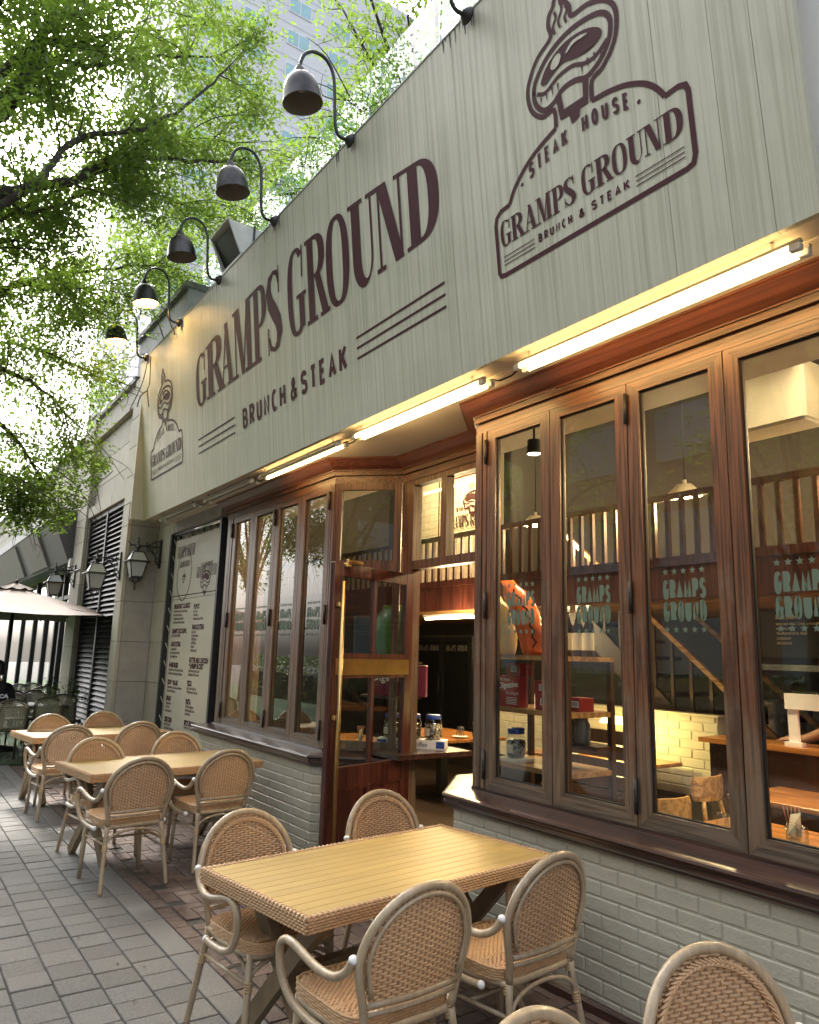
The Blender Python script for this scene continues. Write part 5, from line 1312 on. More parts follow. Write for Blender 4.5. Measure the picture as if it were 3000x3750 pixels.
def hand(parent, c, d, s):
    d = Vector(d).normalized(); side = d.cross(Vector((0, 0, 1))).normalized()*s; up = side.cross(d)*s
    m = MB(); c = Vector(c)
    m.tube([c-d*.03, c+d*.02, c+d*.07, c+d*.085], [.022, .034, .038, .03], 10, flat=.55, up=up)
    for k, L_ in enumerate((.066, .074, .07, .055)):
        o = c+d*.078+side*(.027-.018*k); m.tube([o-d*.02, o+d*L_*.45, o+d*L_*.8-up*.012, o+d*L_-up*.028], [.009, .0085, .0075, .006], 7)
    m.tube([c+d*.01+side*.028, c+d*.045+side*.05, c+d*.07+side*.055-up*.01], [.012, .0095, .007], 7)
    return m.build('hand', M['skin'], parent)
# seated guest at the left edge, seen from behind
gx, gy = -13.25, 1.52
pg = thing('person', 'person seated at the left edge with back to us in a black lettered t-shirt', 'person', (gx, gy, .012), PI)
J = [((0, 0, .50), .15, .13), ((-.03, 0, .66), .14, .12), ((-.05, 0, .86), .17, .12), ((-.05, 0, 1.02), .13, .10), ((-.03, 0, 1.12), .055), ((-.02, 0, 1.17), .052),
     ((-.05, .19, 1.00), .065), ((.02, .25, .78), .05), ((.24, .17, .76), .04), ((.36, .12, .78), .03), ((-.05, -.19, 1.00), .065), ((.02, -.25, .78), .05), ((.24, -.17, .76), .04), ((.36, -.12, .78), .03),
     ((.10, .10, .50), .095), ((.44, .13, .50), .07), ((.46, .13, .28), .055), ((.46, .13, .06), .04), ((.58, .13, .035), .035), ((.10, -.10, .50), .095), ((.44, -.13, .50), .07), ((.46, -.13, .28), .055), ((.46, -.13, .06), .04), ((.58, -.13, .035), .035)]
E_ = [(0, 1), (1, 2), (2, 3), (3, 4), (4, 5), (3, 6), (6, 7), (7, 8), (8, 9), (3, 10), (10, 11), (11, 12), (12, 13), (0, 14), (14, 15), (15, 16), (16, 17), (17, 18), (0, 19), (19, 20), (20, 21), (21, 22), (22, 23)]
b = skinned('body', J, E_, [M['tee'], M['trous'], M['skin']], pg)
paint(b, lambda c: 1 if c.z < .56 else (2 if c.z > 1.11 or (abs(c.y) > .13 and c.x > .06 and c.z > .68) else 0))
head(pg, (-.01, 0, 1.28), .1); hand(pg, (.38, .11, .78), (1, -.3, 0), 1); hand(pg, (.38, -.11, .78), (1, .3, 0), -1)
vs, fs = text_mesh('ACACA', .075, bold=.004, align='CENTER')
tx = MB().add([(-.19, -v[0]*1.2, .86+v[1]) for v in vs], fs); tx.build('shirt_lettering', M['white'], pg)
# cook behind the counter
pk = thing('person', 'dark haired cook in a dark shirt standing behind the indoor counter', 'person', (-3.22, 6.55, 0), R_(200))
J = [((0, 0, .92), .14, .12), ((0, 0, 1.12), .13, .11), ((0, 0, 1.32), .17, .12), ((0, 0, 1.45), .13, .09), ((.01, 0, 1.53), .05), ((.015, 0, 1.58), .048),
     ((0, .19, 1.42), .062), ((.05, .25, 1.18), .048), ((.25, .15, 1.08), .04), ((.33, .10, 1.07), .03), ((0, -.19, 1.42), .062), ((.05, -.25, 1.18), .048), ((.25, -.15, 1.08), .04), ((.33, -.10, 1.07), .03),
     ((0, .09, .86), .10), ((.01, .10, .48), .07), ((0, .10, .08), .045), ((.12, .10, .04), .04), ((0, -.09, .86), .10), ((.01, -.10, .48), .07), ((0, -.10, .08), .045), ((.12, -.10, .04), .04)]
E_ = [(0, 1), (1, 2), (2, 3), (3, 4), (4, 5), (3, 6), (6, 7), (7, 8), (8, 9), (3, 10), (10, 11), (11, 12), (12, 13), (0, 14), (14, 15), (15, 16), (16, 17), (0, 18), (18, 19), (19, 20), (20, 21)]
b = skinned('body', J, E_, [M['shirt'], M['trous'], M['skin']], pk)
paint(b, lambda c: 1 if c.z < .96 else (2 if c.z > 1.52 or (abs(c.y) > .05 and c.x > .12) else 0))
head(pk, (.03, 0, 1.68), .3, .25); hand(pk, (.35, .10, 1.07), (1, -.2, -.1), 1); hand(pk, (.35, -.10, 1.07), (1, .2, -.1), -1)

# ================================================================== inside the restaurant
rm = thing('dining_room', 'dim two level dining room behind the windows with a mezzanine', 'room', (-5, 6, 0))
M['floorw'] = mat('dark_floor', (.05, .035, .025), .35, var=.2, vscale=4, stretch=(1, 6, 1))
M['brickw'] = mat('white_brick_inside', (.55, .50, .40), .6, var=.05, vscale=8)
M['wood_t'] = wood('table_top_wood', (.22, .085, .022), (.42, .18, .05), (3, 40, 40), .3, coat=.3)
M['wood_d'] = mat('dark_wood', (.05, .022, .014), .45, var=.3, vscale=10, stretch=(1, 1, .2))
M['wood_l'] = wood('light_wood', (.25, .13, .05), (.45, .26, .11), (4, 40, 40), .4)
MB().box((-13, 3.75, -.05), (2.2, 9.0, .004)).box((-8.4, 3.26, -.05), (-5.5, 3.75, .004)).build('room_floor', M['floorw'], rm, world=True)
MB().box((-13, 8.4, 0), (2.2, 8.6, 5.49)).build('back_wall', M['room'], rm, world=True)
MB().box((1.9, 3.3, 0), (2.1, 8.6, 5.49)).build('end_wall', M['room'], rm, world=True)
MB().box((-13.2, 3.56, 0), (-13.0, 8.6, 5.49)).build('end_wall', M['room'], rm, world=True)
MB().box((-13, 3.2, 5.42), (2.1, 8.6, 5.49)).build('ceiling', mat('ceiling_dark', (.22, .19, .15), .8), rm, world=True)
# mezzanine: deck, fascia, balustrade
mz = 2.22
MB().box((-13, 6.0, mz), (2, 8.4, mz+.10)).build('mezzanine_deck', M['wood_l'], rm, world=True)
MB().box((-13, 5.94, mz+.03), (2, 5.995, mz+.42)).box((-13, 5.915, mz+.34), (2, 5.939, mz+.42)).build('mezzanine_fascia', M['mahog'], rm, world=True)
rl = MB().box((-13, 5.935, mz+.96), (2, 5.985, mz+1.02)).build('mezzanine_rail', M['wood_d'], rm, world=True)
bme = MB().box((-.02, -.02, 0), (.02, .02, .54)).mesh('baluster', M['wood_d'])
for k in range(95): link('baluster', bme, rl, (-12.9+k*.155-rm.location.x, 5.96-rm.location.y, mz+.42))
# white brick walls: lit mezzanine wall with the framed emblem, low booth wall
def inner_bricks(x0, x1, y, z0, z1, nm, bl=.26, bh=.085, mt='brickw'):
    core = MB().box((x0, y, z0), (x1, y+.14, z1)).build(nm, M[mt], rm, world=True); me = {}
    k = 0; z = z0
    while z < z1-.02:
        x = x0-(bl/2 if k % 2 else 0)
        while x < x1:
            a, b = max(x, x0), min(x+bl-.012, x1); h = min(bh-.012, z1-z)
            if b-a > .03 and h > .02:
                key = (round(b-a, 3), round(h, 3))
                if key not in me: me[key] = MB().box((0, 0, 0), (key[0], .016, key[1]), bev=.003).mesh('brick', M[mt])
                link('brick', me[key], core, (a-rm.location.x, y-.008-rm.location.y, z))
            x += bl
        z += bh; k += 1
    return core
inner_bricks(-11.6, -9.4, 8.24, mz+.1, 5.30, 'mezzanine_brick_wall', .34, .13)
inner_bricks(-5.85, -4.28, 6.45, .45, 1.18, 'booth_wall')
inner_bricks(-8.0, -6.55, 6.75, .45, 1.25, 'booth_wall')
MB().box((-5.87, 6.43, 1.181), (-4.26, 6.61, 1.20)).build('booth_wall_cap', M['brickw'], rm, world=True)
iw = Ink((0, 8.215, 0), (1, 0, 0), (0, 0, 1), base=.002)
for o_ in (0, .07): iw.polys(stroke([(-11.02+o_, 2.6), (-11.02+o_, 4.92-o_), (-9.5, 4.92-o_)], .014))
serifline(iw, 'GRAMPS GROUND', -10.72, -9.55, 3.92, .22); emblem(iw, -10.05, 3.55, .9, border=False); iw.line('STEAK HOUSE', -10.5, -9.7, 4.22, 4.30, .012, .5)
iw.build('wall_emblem', M['sign_ink'], rm)
# fridges with lettering
M['fglass'] = mat('fridge_glass', (.012, .013, .014), .12, spec=.6)
fr = thing('drinks_fridge', 'tall dark double door drinks fridge seen through the open doorway', 'fridge', (-9.9, 7.9, .004))
MB().box((-.75, -.35, 0), (.75, .35, 2.0)).build('cabinet', M['steel'], fr)
for a, b in ((-.73, -.01), (.01, .73)):
    d_ = MB().box((a, -.39, .25), (b, -.352, 1.96)).build('fridge_door', M['iron'], fr)
    MB().box((a+.06, -.396, .32), (b-.06, -.3905, 1.90)).build('door_glass', M['fglass'], d_)
    MB().tube([(b-.05 if a < 0 else a+.05, -.42, .95), (b-.05 if a < 0 else a+.05, -.42, 1.4)], .016, 8).build('handle', M['black'], d_)
    ikf = Ink((0, -.397, 0), (1, 0, 0), (0, 0, 1), .001); ikf.line('GRAMPS GROUND', a+.09, b-.09, 1.74, 1.84, .008, .2); ikf.mb.build('fridge_lettering', mat('dim_ink', (.16, .15, .13), .6), d_)
# tables with plates and upturned glasses
def ptab(x, y, w, l, lab, z=.745, mt='wood_t', rz=0):
    t = thing('dining_table', lab, 'table', (x, y, .004), rz, 'dining tables inside the restaurant')
    MB().box((-w/2, -l/2, z-.035), (w/2, l/2, z), bev=.004).build('table_top', M[mt], t)
    MB().box((-.05, -.05, .02), (.05, .05, z-.036)).build('leg', M['black'], t); MB().box((-.25, -.2, 0), (.25, .2, .02)).build('foot', M['black'], t); return t
plate_me = MB().lathe([(.001, .004), (.05, .004), (.062, .010), (.092, .018), (.094, .021), (.06, .014), (.001, .009)], n=24).mesh('plate', M['white'])
glass_me = MB().lathe([(.036, 0), (.034, .03), (.036, .035), (.030, .10), (.026, .112), (.001, .114)], n=18).lathe([(.033, .001), (.031, .03), (.027, .10), (.001, .106)], n=18).mesh('glass', M['clear'])
M['napk'] = mat('napkin', (.70, .65, .52), .8)
def setting(x, y, z, lab, two=True):
    o = link('plate', plate_me, None, (x, y, z)); tag(o, 'white plate under upturned glasses, '+lab, 'plate', 'plates on the indoor tables')
    for k in range(2 if two else 1):
        g = link('drinking_glass', glass_me, None, (x+(.028-.056*k), y+.01*k, z+.0185)); tag(g, ('left' if k else 'right')+' upturned glass on the plate, '+lab, 'glass', 'upturned glasses on the indoor tables')
def caddy(x, y, z, lab):
    t = thing('napkin_holder', lab, 'napkin holder', (x, y, z), 0, 'napkin holders on the indoor tables')
    MB().lathe([(.001, .004), (.035, .004), (.042, .07), (.04, .07), (.033, .008), (.001, .008)], n=12).build('cup', M['clear'], t)
    m = MB()
    m.add([(-.02, -.02, .02), (.03, -.01, .02), (.05, .0, .15), (-.015, .01, .13), (0, .02, .05)], [(0, 1, 2, 3), (0, 3, 4)]); m.add([(0, .01, .02), (.04, .015, .02), (.035, .02, .16)], [(0, 1, 2)]); m.build('napkin', M['napk'], t)
    m = MB()
    for k in range(5): m.tube([(-.01+.004*k, 0, .01), (-.05+.018*k, .01*k, .17)], .0035, 4)
    m.build('cutlery_sleeve', mat('sleeve', (.16, .05, .03), .6), t)
ptab(-2.25, 4.05, 1.3, .95, 'orange wooden table right behind the near window panes')
setting(-2.55, 3.88, .75, 'just behind the third pane of the near bay'); setting(-2.22, 3.98, .75, 'just behind the rightmost pane')
caddy(-2.36, 4.2, .75, 'napkin holder on the table behind the rightmost mullion')
ptab(-2.75, 5.6, 1.3, .8, 'dark wooden table farther inside behind the rightmost pane', mt='wood_t'); setting(-2.62, 5.55, .75, 'on the farther table behind the rightmost pane')
ptab(-5.25, 5.95, 1.3, .8, 'wooden table under the green banker lamp'); setting(-5.45, 5.75, .75, 'on the table with the banker lamp'); caddy(-5.68, 5.8, .75, 'napkin holder beside the banker lamp')
ptab(-7.55, 5.75, 1.3, .9, 'orange wooden table seen through the open doorway'); setting(-7.05, 5.62, .75, 'on the table in the doorway', True); caddy(-7.05, 5.85, .75, 'napkin holder on the table in the doorway')
ptab(-7.35, 4.35, 1.2, .8, 'orange wooden table behind the far bay, seen through the door panes'); setting(-6.75, 4.2, .75, 'seen through the door panes'); caddy(-7.1, 4.3, .75, 'napkin holder seen through the door panes')
# banker lamp
bl = thing('banker_lamp', 'lit brass banker lamp with a glowing shade on the indoor table', 'lamp', (-5.02, 5.98, .75))
MB().lathe([(.001, 0), (.09, 0), (.09, .015), (.03, .03), (.015, .05), (.022, .09), (.012, .13), (.001, .13)], n=16).build('base', M['brass'], bl)
MB().tube([(0, 0, .12), (.03, 0, .2), (.05, 0, .30), (.02, 0, .36)], .007, 8).build('stem', M['brass'], bl)
m = MB(); vs = []; fs = []
for i in range(9):
    a = PI*(.02+.96*i/8)
    for x_ in (-.16, -.13, .13, .16): vs.append((x_-.03, -.075*math.cos(a), .32+.075*math.sin(a)*(1 if abs(x_) < .15 else .75)))
for i in range(8):
    for k in range(3): fs.append((i*4+k, i*4+k+1, i*4+k+5, i*4+k+4))
m.add(vs, fs, 0, True).build('shade', emit('banker_shade', (.95, .80, .22), 2.2), bl)
l = bpy.data.lights.new('banker_light', 'POINT'); l.energy = 9; l.color = (1, .75, .25); l.shadow_soft_size = .05; lo = bpy.data.objects.new('banker_light', l); C.objects.link(lo); lo.location = (-5.05, 6.0, 1.03)
# window shelf with goods
sh_ = thing('window_shelf', 'wooden display shelf with snack goods inside the first near window pane', 'shelf', (-3.65, 3.62, 0))
for z, w in ((1.015, .03), (1.362, .03), (1.70, .03)):
    MB().box((-4.02, 3.42, z-.03), (-3.27, 3.85, z)).build('shelf_board', M['wood_l'], sh_, world=True)
for x in (-4.02, -3.3):
    for y in (3.42, 3.81): MB().box((x, y, .004), (x+.035, y+.035, 1.67)).build('shelf_post', M['wood_d'], sh_, world=True)
def bag(x, y, z, w, h, d, lean, m_, lab, txt=None, zig=False):
    t = thing('snack_bag', lab, 'snack bag', (x, y, z), R_(12)); mb = MB(); vs = []; fs = []; K, N_ = 12, 24
    for i in range(K+1):
        u = i/K; e = max(.04, math.sin(PI*min(max(u, .02), .97))**.55)
        for k in range(N_):
            a = 2*PI*k/N_; f = 1+.07*math.sin(7*a+5*u*6)*math.sin(PI*u)+rng.normal(0, .012)
            ww = w*(.62+.38*e)*(1 if u < .9 else .7)
            vs.append((ww/2*math.cos(a)*f+lean*(u*u)*h, d/2*math.sin(a)*e*f, u*h))
    for i in range(K):
        for k in range(N_): fs.append((i*N_+k, i*N_+(k+1) % N_, (i+1)*N_+(k+1) % N_, (i+1)*N_+k))
    fs += [tuple(range(N_))[::-1], tuple(K*N_+k for k in range(N_))]
    mb.add(vs, fs, 0, True).build('bag_film', m_, t)
    if zig:
        ik = Ink((0, -d/2-.012, 0), (1, 0, 0), (0, 0, 1), .004); P_ = [(w*.22+(.03 if k % 2 else 0)+lean*(k/12.)**2*h, .05+k*h*.07) for k in range(12)]; ik.polys(stroke(P_, .006)); ik.mb.build('bag_print', M['black'], t)
M['orangebag'] = mat('orange_foil', (.62, .13, .03), .28, var=.1, vscale=6, coat=.5); M['yellowbag'] = mat('yellow_foil', (.60, .50, .20), .3, var=.1, vscale=6, coat=.4); M['greenbag'] = mat('green_foil', (.05, .16, .03), .3, var=.35, vscale=5, coat=.4)
bag(-3.66, 3.52, 1.70, .22, .50, .12, -.42, M['orangebag'], 'puffy orange snack bag leaning on the window shelf', zig=True)
bag(-3.92, 3.52, 1.70, .20, .40, .12, -.25, M['yellowbag'], 'puffy yellow snack bag left of the orange one')
for k, lab in enumerate(('leftmost', 'middle', 'rightmost')):
    x = -3.52+.09*k
    t = thing('sauce_bottle', lab+' dark sauce bottle with white cap behind the orange snack bag', 'bottle', (x, 3.7, 1.70), 0, 'sauce bottles on the window shelf')
    MB().lathe([(.001, 0), (.033, 0), (.034, .18), (.014, .25), (.013, .30), (.001, .30)], n=14).build('bottle', mat('sauce', (.02, .012, .008), .12), t); MB().lathe([(.015, .285), (.016, .325), (.001, .325)], n=12).build('cap', M['white'], t)
    MB().lathe([(.0345, .04), (.0345, .15)], n=14).build('label', M['napk'], t)
M['crimson'] = mat('crimson_box', (.28, .025, .03), .35)
def carton(x, y, z, w, d, h, lab, big=False):
    t = thing('biscuit_box', lab, 'box', (x, y, z), R_(-6 if not big else 4), 'red biscuit boxes on the window shelf'); MB().box((-w/2, -d/2, 0), (w/2, d/2, h), bev=.002).build('box', M['crimson'], t)
    ik = Ink((0, -d/2, 0), (1, 0, 0), (0, 0, 1), .0008)
    if big:
        vs, fs = text_mesh('Digestive', .055, bold=.001); W_ = max(v[0] for v in vs); k = w*.9/W_; ik.mb.add([(-w*.45+v[0]*k, -d/2-.001, h*.58+v[1]+v[0]*.08) for v in vs], fs)
        vs, fs = text_mesh("McVitie's", .032); W_ = max(v[0] for v in vs); ik.mb.add([(-w*.40+v[0]*w*.5/W_, -d/2-.0016, h*.83+v[1]) for v in vs], fs)
        vs, fs = text_mesh('The Original', .028); ik.mb.add([(-w*.12+v[0]*.8, -d/2-.001, h*.40+v[1]) for v in vs], fs)
        for r in range(5): ik.poly([(-w*.1, h*(.30-.05*r)), (w*.42, h*(.30-.05*r)), (w*.42, h*(.315-.05*r)), (-w*.1, h*(.315-.05*r))])
        ik.mb.build('box_print', M['white'], t); 
    else:
        ik.poly([(-.02, h*.3), (.05, h*.3), (.05, h*.75), (-.02, h*.75)]); ik.mb.build('barcode_label', M['white'], t)
        ib = Ink((0, -d/2, 0), (1, 0, 0), (0, 0, 1), .002)
        for r in range(7): ib.poly([(-.012+.008*r, h*.36), (-.012+.008*r+.004, h*.36), (-.012+.008*r+.004, h*.7), (-.012+.008*r, h*.7)])
        ib.mb.build('barcode', M['black'], t)
carton(-3.83, 3.50, 1.362, .19, .09, .20, 'large red biscuit box with white lettering on the middle shelf', True)
carton(-3.52, 3.53, 1.362, .15, .12, .095, 'small red biscuit box, lower of the two beside the large one'); carton(-3.53, 3.53, 1.457, .15, .12, .085, 'small red biscuit box, upper of the two beside the large one')
carton(-3.38, 3.66, 1.362, .11, .12, .085, 'small red biscuit box at the right end of the middle shelf'); carton(-3.84, 3.56, 1.562, .16, .1, .085, 'small red biscuit box lying on top of the large one')
M['bluelid'] = mat('blue_lid', (.02, .06, .30), .35); M['sweets'] = mat('wrapped_sweets', (.06, .09, .05), .25, var=.8, vscale=60, col2=(.5, .42, .3), c2fac=(.5, .62), coat=.3)
def jar(x, y, z, lab, r=.065, h=.15, grp='toffee jars with blue lids'):
    t = thing('sweet_jar', lab, 'jar', (x, y, z), 0, grp)
    MB().lathe([(.001, .003), (r*.95, .003), (r, .02), (r, h*.8), (r*.8, h), (r*.8, h+.005)], n=20).build('jar', M['clear'], t)
    MB().lathe([(.001, .006), (r*.9, .006), (r*.94, .02), (r*.94, h*.74), (.001, h*.78)], n=20).build('sweets', M['sweets'], t)
    MB().lathe([(r*.86, h), (r*.88, h+.03), (r*.8, h+.036), (.001, h+.036)], n=20).build('lid', M['bluelid'], t)
    MB().lathe([(r*1.004, h*.2), (r*1.004, h*.55)], n=8, a0=-PI/2-.5, a1=-PI/2+.5).build('label', M['napk'], t)
jar(-3.82, 3.52, 1.04, 'jar of wrapped sweets with blue lid at the bottom of the window shelf')
o = MB().box((-.09, -.08, 0), (.09, .08, .024), bev=.003).build('carton_tray', M['napk'], None, loc=(-3.82, 3.52, 1.016)); tag(o, 'shallow card tray under the jar of wrapped sweets', 'tray')
for k in range(2):
    t = thing('food_can', ('left' if not k else 'right')+' red soup can with white lettering on the bottom shelf', 'can', (-3.52+.105*k, 3.53, 1.016), 0, 'red cans on the bottom shelf')
    MB().lathe([(.001, 0), (.045, 0), (.046, .004), (.044, .008), (.044, .122), (.046, .126), (.044, .13), (.001, .127)], n=20).build('can', M['steel'], t)
    MB().lathe([(.0447, .012), (.0447, .118)], n=20).build('label', M['crimson'], t)
    vs, fs = text_mesh('CHUNKY', .026, bold=.001, align='CENTER'); m = MB(); m.add([(.0456*math.sin(v[0]/.0456), -.0456*math.cos(v[0]/.0456), .075+v[1]) for v in vs], fs); m.build('lettering', M['white'], t)
for k in range(2):
    t = thing('glass_jar', ('left' if not k else 'right')+' grey glass jar with clip lid on the rail below the boxes', 'jar', (-3.56+.115*k, 3.74, 1.155), 0, 'clip jars on the window shelf')
    MB().lathe([(.001, 0), (.048, 0), (.05, .02), (.05, .12), (.035, .15), (.04, .165), (.001, .17)], n=18).build('jar', mat('grey_salt', (.20, .21, .21), .2), t)
MB().box((-3.66, 3.68, 1.13), (-3.27, 3.84, 1.154)).build('shelf_board', M['wood_d'], sh_, world=True)
# goods behind the chamfered pane by the door
def L45(s, d): return (-5.881+.7071*s-.7071*d*-1*0+(-.7071)*(-d)*0, 0)
tb_ = thing('toffee_tray', 'white card display tray lettered Quality Toffee inside the corner window', 'tray', (-5.50, 3.86, .90), R_(45))
MB().box((-.30, -.08, 0), (.30, .08, .07)).build('tray', M['white'], tb_)
vs, fs = text_mesh('Quality Toffee', .055, align='CENTER'); MB().add([(v[0]*.9, -.0815, .018+v[1]) for v in vs], fs).build('lettering', M['black'], tb_)
MB().box((-.29, -.0812, .008), (-.21, -.0805, .062)).box((.22, -.0812, .008), (.29, -.0805, .062)).build('tray_print', M['bluelid'], tb_)
for k in range(3):
    d = Vector((.18*(k-1), .02, 0)); d.rotate(Matrix.Rotation(R_(45), 3, 'Z')); jar(-5.50+d.x, 3.86+d.y, .971, ('left', 'middle', 'right')[k]+' toffee jar with blue lid on the lettered tray', .075, .17)
MB().box((-5.9, 3.45, .86), (-5.1, 4.2, .90)).build('window_ledge', M['sill'], rm, world=True)
bag(-5.72, 3.76, 1.62, .42, .50, .16, .0, M['greenbag'], 'large green snack bag hanging behind the door panes')
MB().box((-6.0, 3.62, 1.60), (-5.5, 3.95, 1.62)).build('window_ledge', M['wood_d'], rm, world=True)
t = thing('biscuit_box', 'large crimson biscuit box lettered Digestive behind the lower door panes', 'box', (-5.66, 3.80, 1.32), R_(45), 'red biscuit boxes on the window shelf')
MB().box((-.26, -.05, 0), (.26, .05, .27), bev=.003).build('box', mat('plum_box', (.16, .02, .05), .35), t)
vs, fs = text_mesh('Digestive', .10, bold=.002); MB().add([(-.22+v[0]*.85, -.0515, .13+v[1]) for v in vs], fs).build('box_print', M['white'], t)
MB().box((-6.0, 3.62, 1.30), (-5.5, 3.95, 1.32)).build('window_ledge', M['wood_d'], rm, world=True)
# booth bench, chairs, stairs, counter, blackboard, ducts
bn = thing('booth_bench', 'dark slatted booth bench with wooden back before the white brick low wall', 'bench', (-4.6, 5.35, .004))
for k in range(5): MB().box((-.62, -.015, .46+k*.125), (.36, .015, .57+k*.125)).build('back_slat', M['wood_d'], bn)
for x in (-.62, .38): MB().box((x, -.03, 0), (x+.06, .03, 1.10)).build('bench_post', M['iron'], bn)
MB().box((-.62, .03, .40), (.36, .45, .45)).build('seat', M['wood_d'], bn)
def wchair(x, y, rz, lab):
    t = thing('wooden_chair', lab, 'chair', (x, y, .004), rz, 'wooden chairs inside the restaurant')
    m = MB(); vs = []
    P = [(-.20+.10*math.cos(a)-.10, .22*math.sin(a)) for a in np.linspace(-1.1, 1.1, 9)]
    for z, s in ((.62, .9), (.66, 1), (.76, 1), (.80, .92)): vs += [(px, py*s, z) for px, py in P]
    n = 9; fs = [(r*n+i, r*n+i+1, (r+1)*n+i+1, (r+1)*n+i) for r in range(3) for i in range(n-1)]
    v2 = [(x_-.022, y_, z_) for x_, y_, z_ in vs]; nv = len(vs); m.add(vs+v2, fs+[tuple(i+nv for i in f[::-1]) for f in fs]+[(i, i+nv, i+1+nv, i+1) for i in range(n-1)]+[(27+i, 28+i, 28+i+nv, 27+i+nv) for i in range(n-1)]); m.build('backrest', M['wood_l'], t)
    for s in (-1, 1): MB().tube([(-.235, s*.10, .64), (-.20, s*.13, .45)], .016, 8).build('back_post', M['wood_l'], t)
    MB().box((-.22, -.22, .42), (.22, .22, .45), bev=.01).build('seat', M['wood_l'], t)
    for sx in (-1, 1):
        for s in (-1, 1): MB().tube([(sx*.17, s*.17, .42), (sx*.21, s*.21, 0)], .016, 8).build('leg', M['wood_l'], t)
wchair(-3.05, 4.35, R_(-10), 'light wooden chair with curved backrest behind the third near pane'); wchair(-3.5, 5.5, R_(0), 'light wooden chair in the dark behind the mullion'); wchair(-1.55, 5.2, PI, 'dark wooden chair at the right edge inside')
st = thing('staircase', 'dark staircase with wooden handrail rising to the mezzanine', 'staircase', (-5.4, 6.9, 0))
a, b = Vector((-3.75, 6.75, .9)), Vector((-6.4, 6.75, 3.15))
for o_ in (0, .9): MB().bar(a+Vector((0, o_, 0)), b+Vector((0, o_, 0)), .05, .05).build('handrail', M['wood_l'], st, world=True)
MB().bar(a+Vector((0, 0, -.85)), b+Vector((0, 0, -.85)), .05, .24).build('stringer', M['wood_d'], st, world=True)
for k in range(12): p = a.lerp(b, (k+.5)/12); MB().box((p.x-.15, 6.78, p.z-.80), (p.x+.15, 7.62, p.z-.76)).build('step', M['wood_d'], st, world=True); MB().box((p.x-.018, 6.735, p.z-.75), (p.x+.018, 6.765, p.z-.03)).build('baluster', M['wood_d'], st, world=True)
ct = thing('service_counter', 'dark service counter with kitchen equipment at the right behind the panes', 'counter', (-2.6, 6.0, 0))
MB().box((-4.0, 5.9, 0), (0, 6.2, 1.02)).build('counter_front', M['wood_d'], ct, world=True); MB().box((-4.05, 5.82, 1.021), (0, 6.25, 1.06)).build('counter_top', M['wood_t'], ct, world=True)
MB().box((-5.0, 7.9, .004), (0, 8.39, .92)).build('back_counter', M['steel'], ct, world=True); MB().box((-4.6, 7.6, 1.62), (0, 7.9, 1.68)).build('steel_shelf', M['steel'], ct, world=True)
for i, (x, w, h, mt, nm, lab) in enumerate(((-4.75, .34, .36, 'white', 'coffee_grinder', 'white boxy kitchen appliance on the back counter'), (-4.25, .30, .50, 'steel', 'coffee_machine', 'steel coffee machine on the back counter'), (-3.6, .5, .42, 'napk', 'microwave', 'cream microwave on the back counter'))):
    t = thing(nm, lab, 'appliance', (x, 8.1, .921)); MB().box((-w/2, -.15, 0), (w/2, .15, h), bev=.015).build('housing', M[mt], t); MB().box((-w/2+.04, -.156, h*.35), (w/2-.08, -.151, h*.85)).build('front_panel', M['fglass'], t); MB().lathe([(.02, -.165), (.02, -.151)], n=10, M=Matrix.Translation((w/2-.04, 0, h*.6)) @ Matrix.Rotation(PI/2, 4, 'X') @ Matrix.Translation((0, 0, .31))).build('knob', M['black'], t)
pos = thing('counter_stand', 'white slotted tablet stand on the service counter', 'stand', (-3.28, 5.95, 1.061)); MB().box((-.07, -.03, 0), (.07, .03, .03)).box((-.04, -.012, .03), (.04, .012, .28)).build('stand', M['white'], pos); MB().box((-.05, -.03, .28), (.30, .02, .40)).build('screen_back', M['white'], pos)
t = thing('red_lamp', 'small round red glass lamp on the service counter', 'lamp', (-2.98, 5.95, 1.061)); MB().lathe([(.001, 0), (.05, 0), (.05, .012), (.012, .03), (.012, .14), (.001, .14)], n=12).build('base', M['brass'], t); MB().ball((0, 0, .21), .085, 14).build('globe', emit('red_glow', (.75, .03, .03), .9), t)
vz = thing('flower_vase', 'small vase with pale flowers on the service counter', 'vase', (-2.72, 5.9, 1.061)); MB().lathe([(.001, 0), (.03, 0), (.034, .06), (.02, .09), (.024, .1)], n=12).build('vase', M['white'], vz)
m = MB()
for k in range(9): a_ = rng.uniform(0, 6.28); m.ball((math.cos(a_)*.05, math.sin(a_)*.05, .14+rng.uniform(0, .06)), .018, 6)
m.build('flowers', M['napk'], vz)
bb = thing('menu_board', 'black menu board lettered side dish and plate lunch above the kitchen', 'menu board', (-3.7, 7.05, 1.75)); MB().box((-.75, 0, 0), (.9, .03, .44)).build('board', M['black'], bb)
ikm = Ink((0, -.001, 0), (1, 0, 0), (0, 0, 1), .001)
def chalk(t_, x, z, h, b_=.001):
    vs, fs = text_mesh(t_, h, bold=b_, sx=.85); ikm.mb.add([(x+v[0], -.002, z+v[1]) for v in vs], fs)
chalk('SIDE DISH', -.30, .36, .055, .002); chalk('PLATE LUNCH', .20, .36, .055, .002)
for k, t_ in enumerate(('MEXICAN GRILL CORN & PINEAPPLE', 'POTATO FRIED', 'TRUFFLE POTATO FRIED', 'COLESLAW', 'MACARONI')): chalk(t_, -.30, .30-k*.045, .032)
for k, t_ in enumerate(('COCONUT FRIED CHICKEN PLATE', 'FRIED FISH PLATE', 'SWEET SOY BEEF PLATE', 'COMBO PLATE')): chalk(t_, .20, .30-k*.045, .032)
ikm.mb.build('chalk_lettering', mat('chalk', (.55, .48, .36), .9), bb)
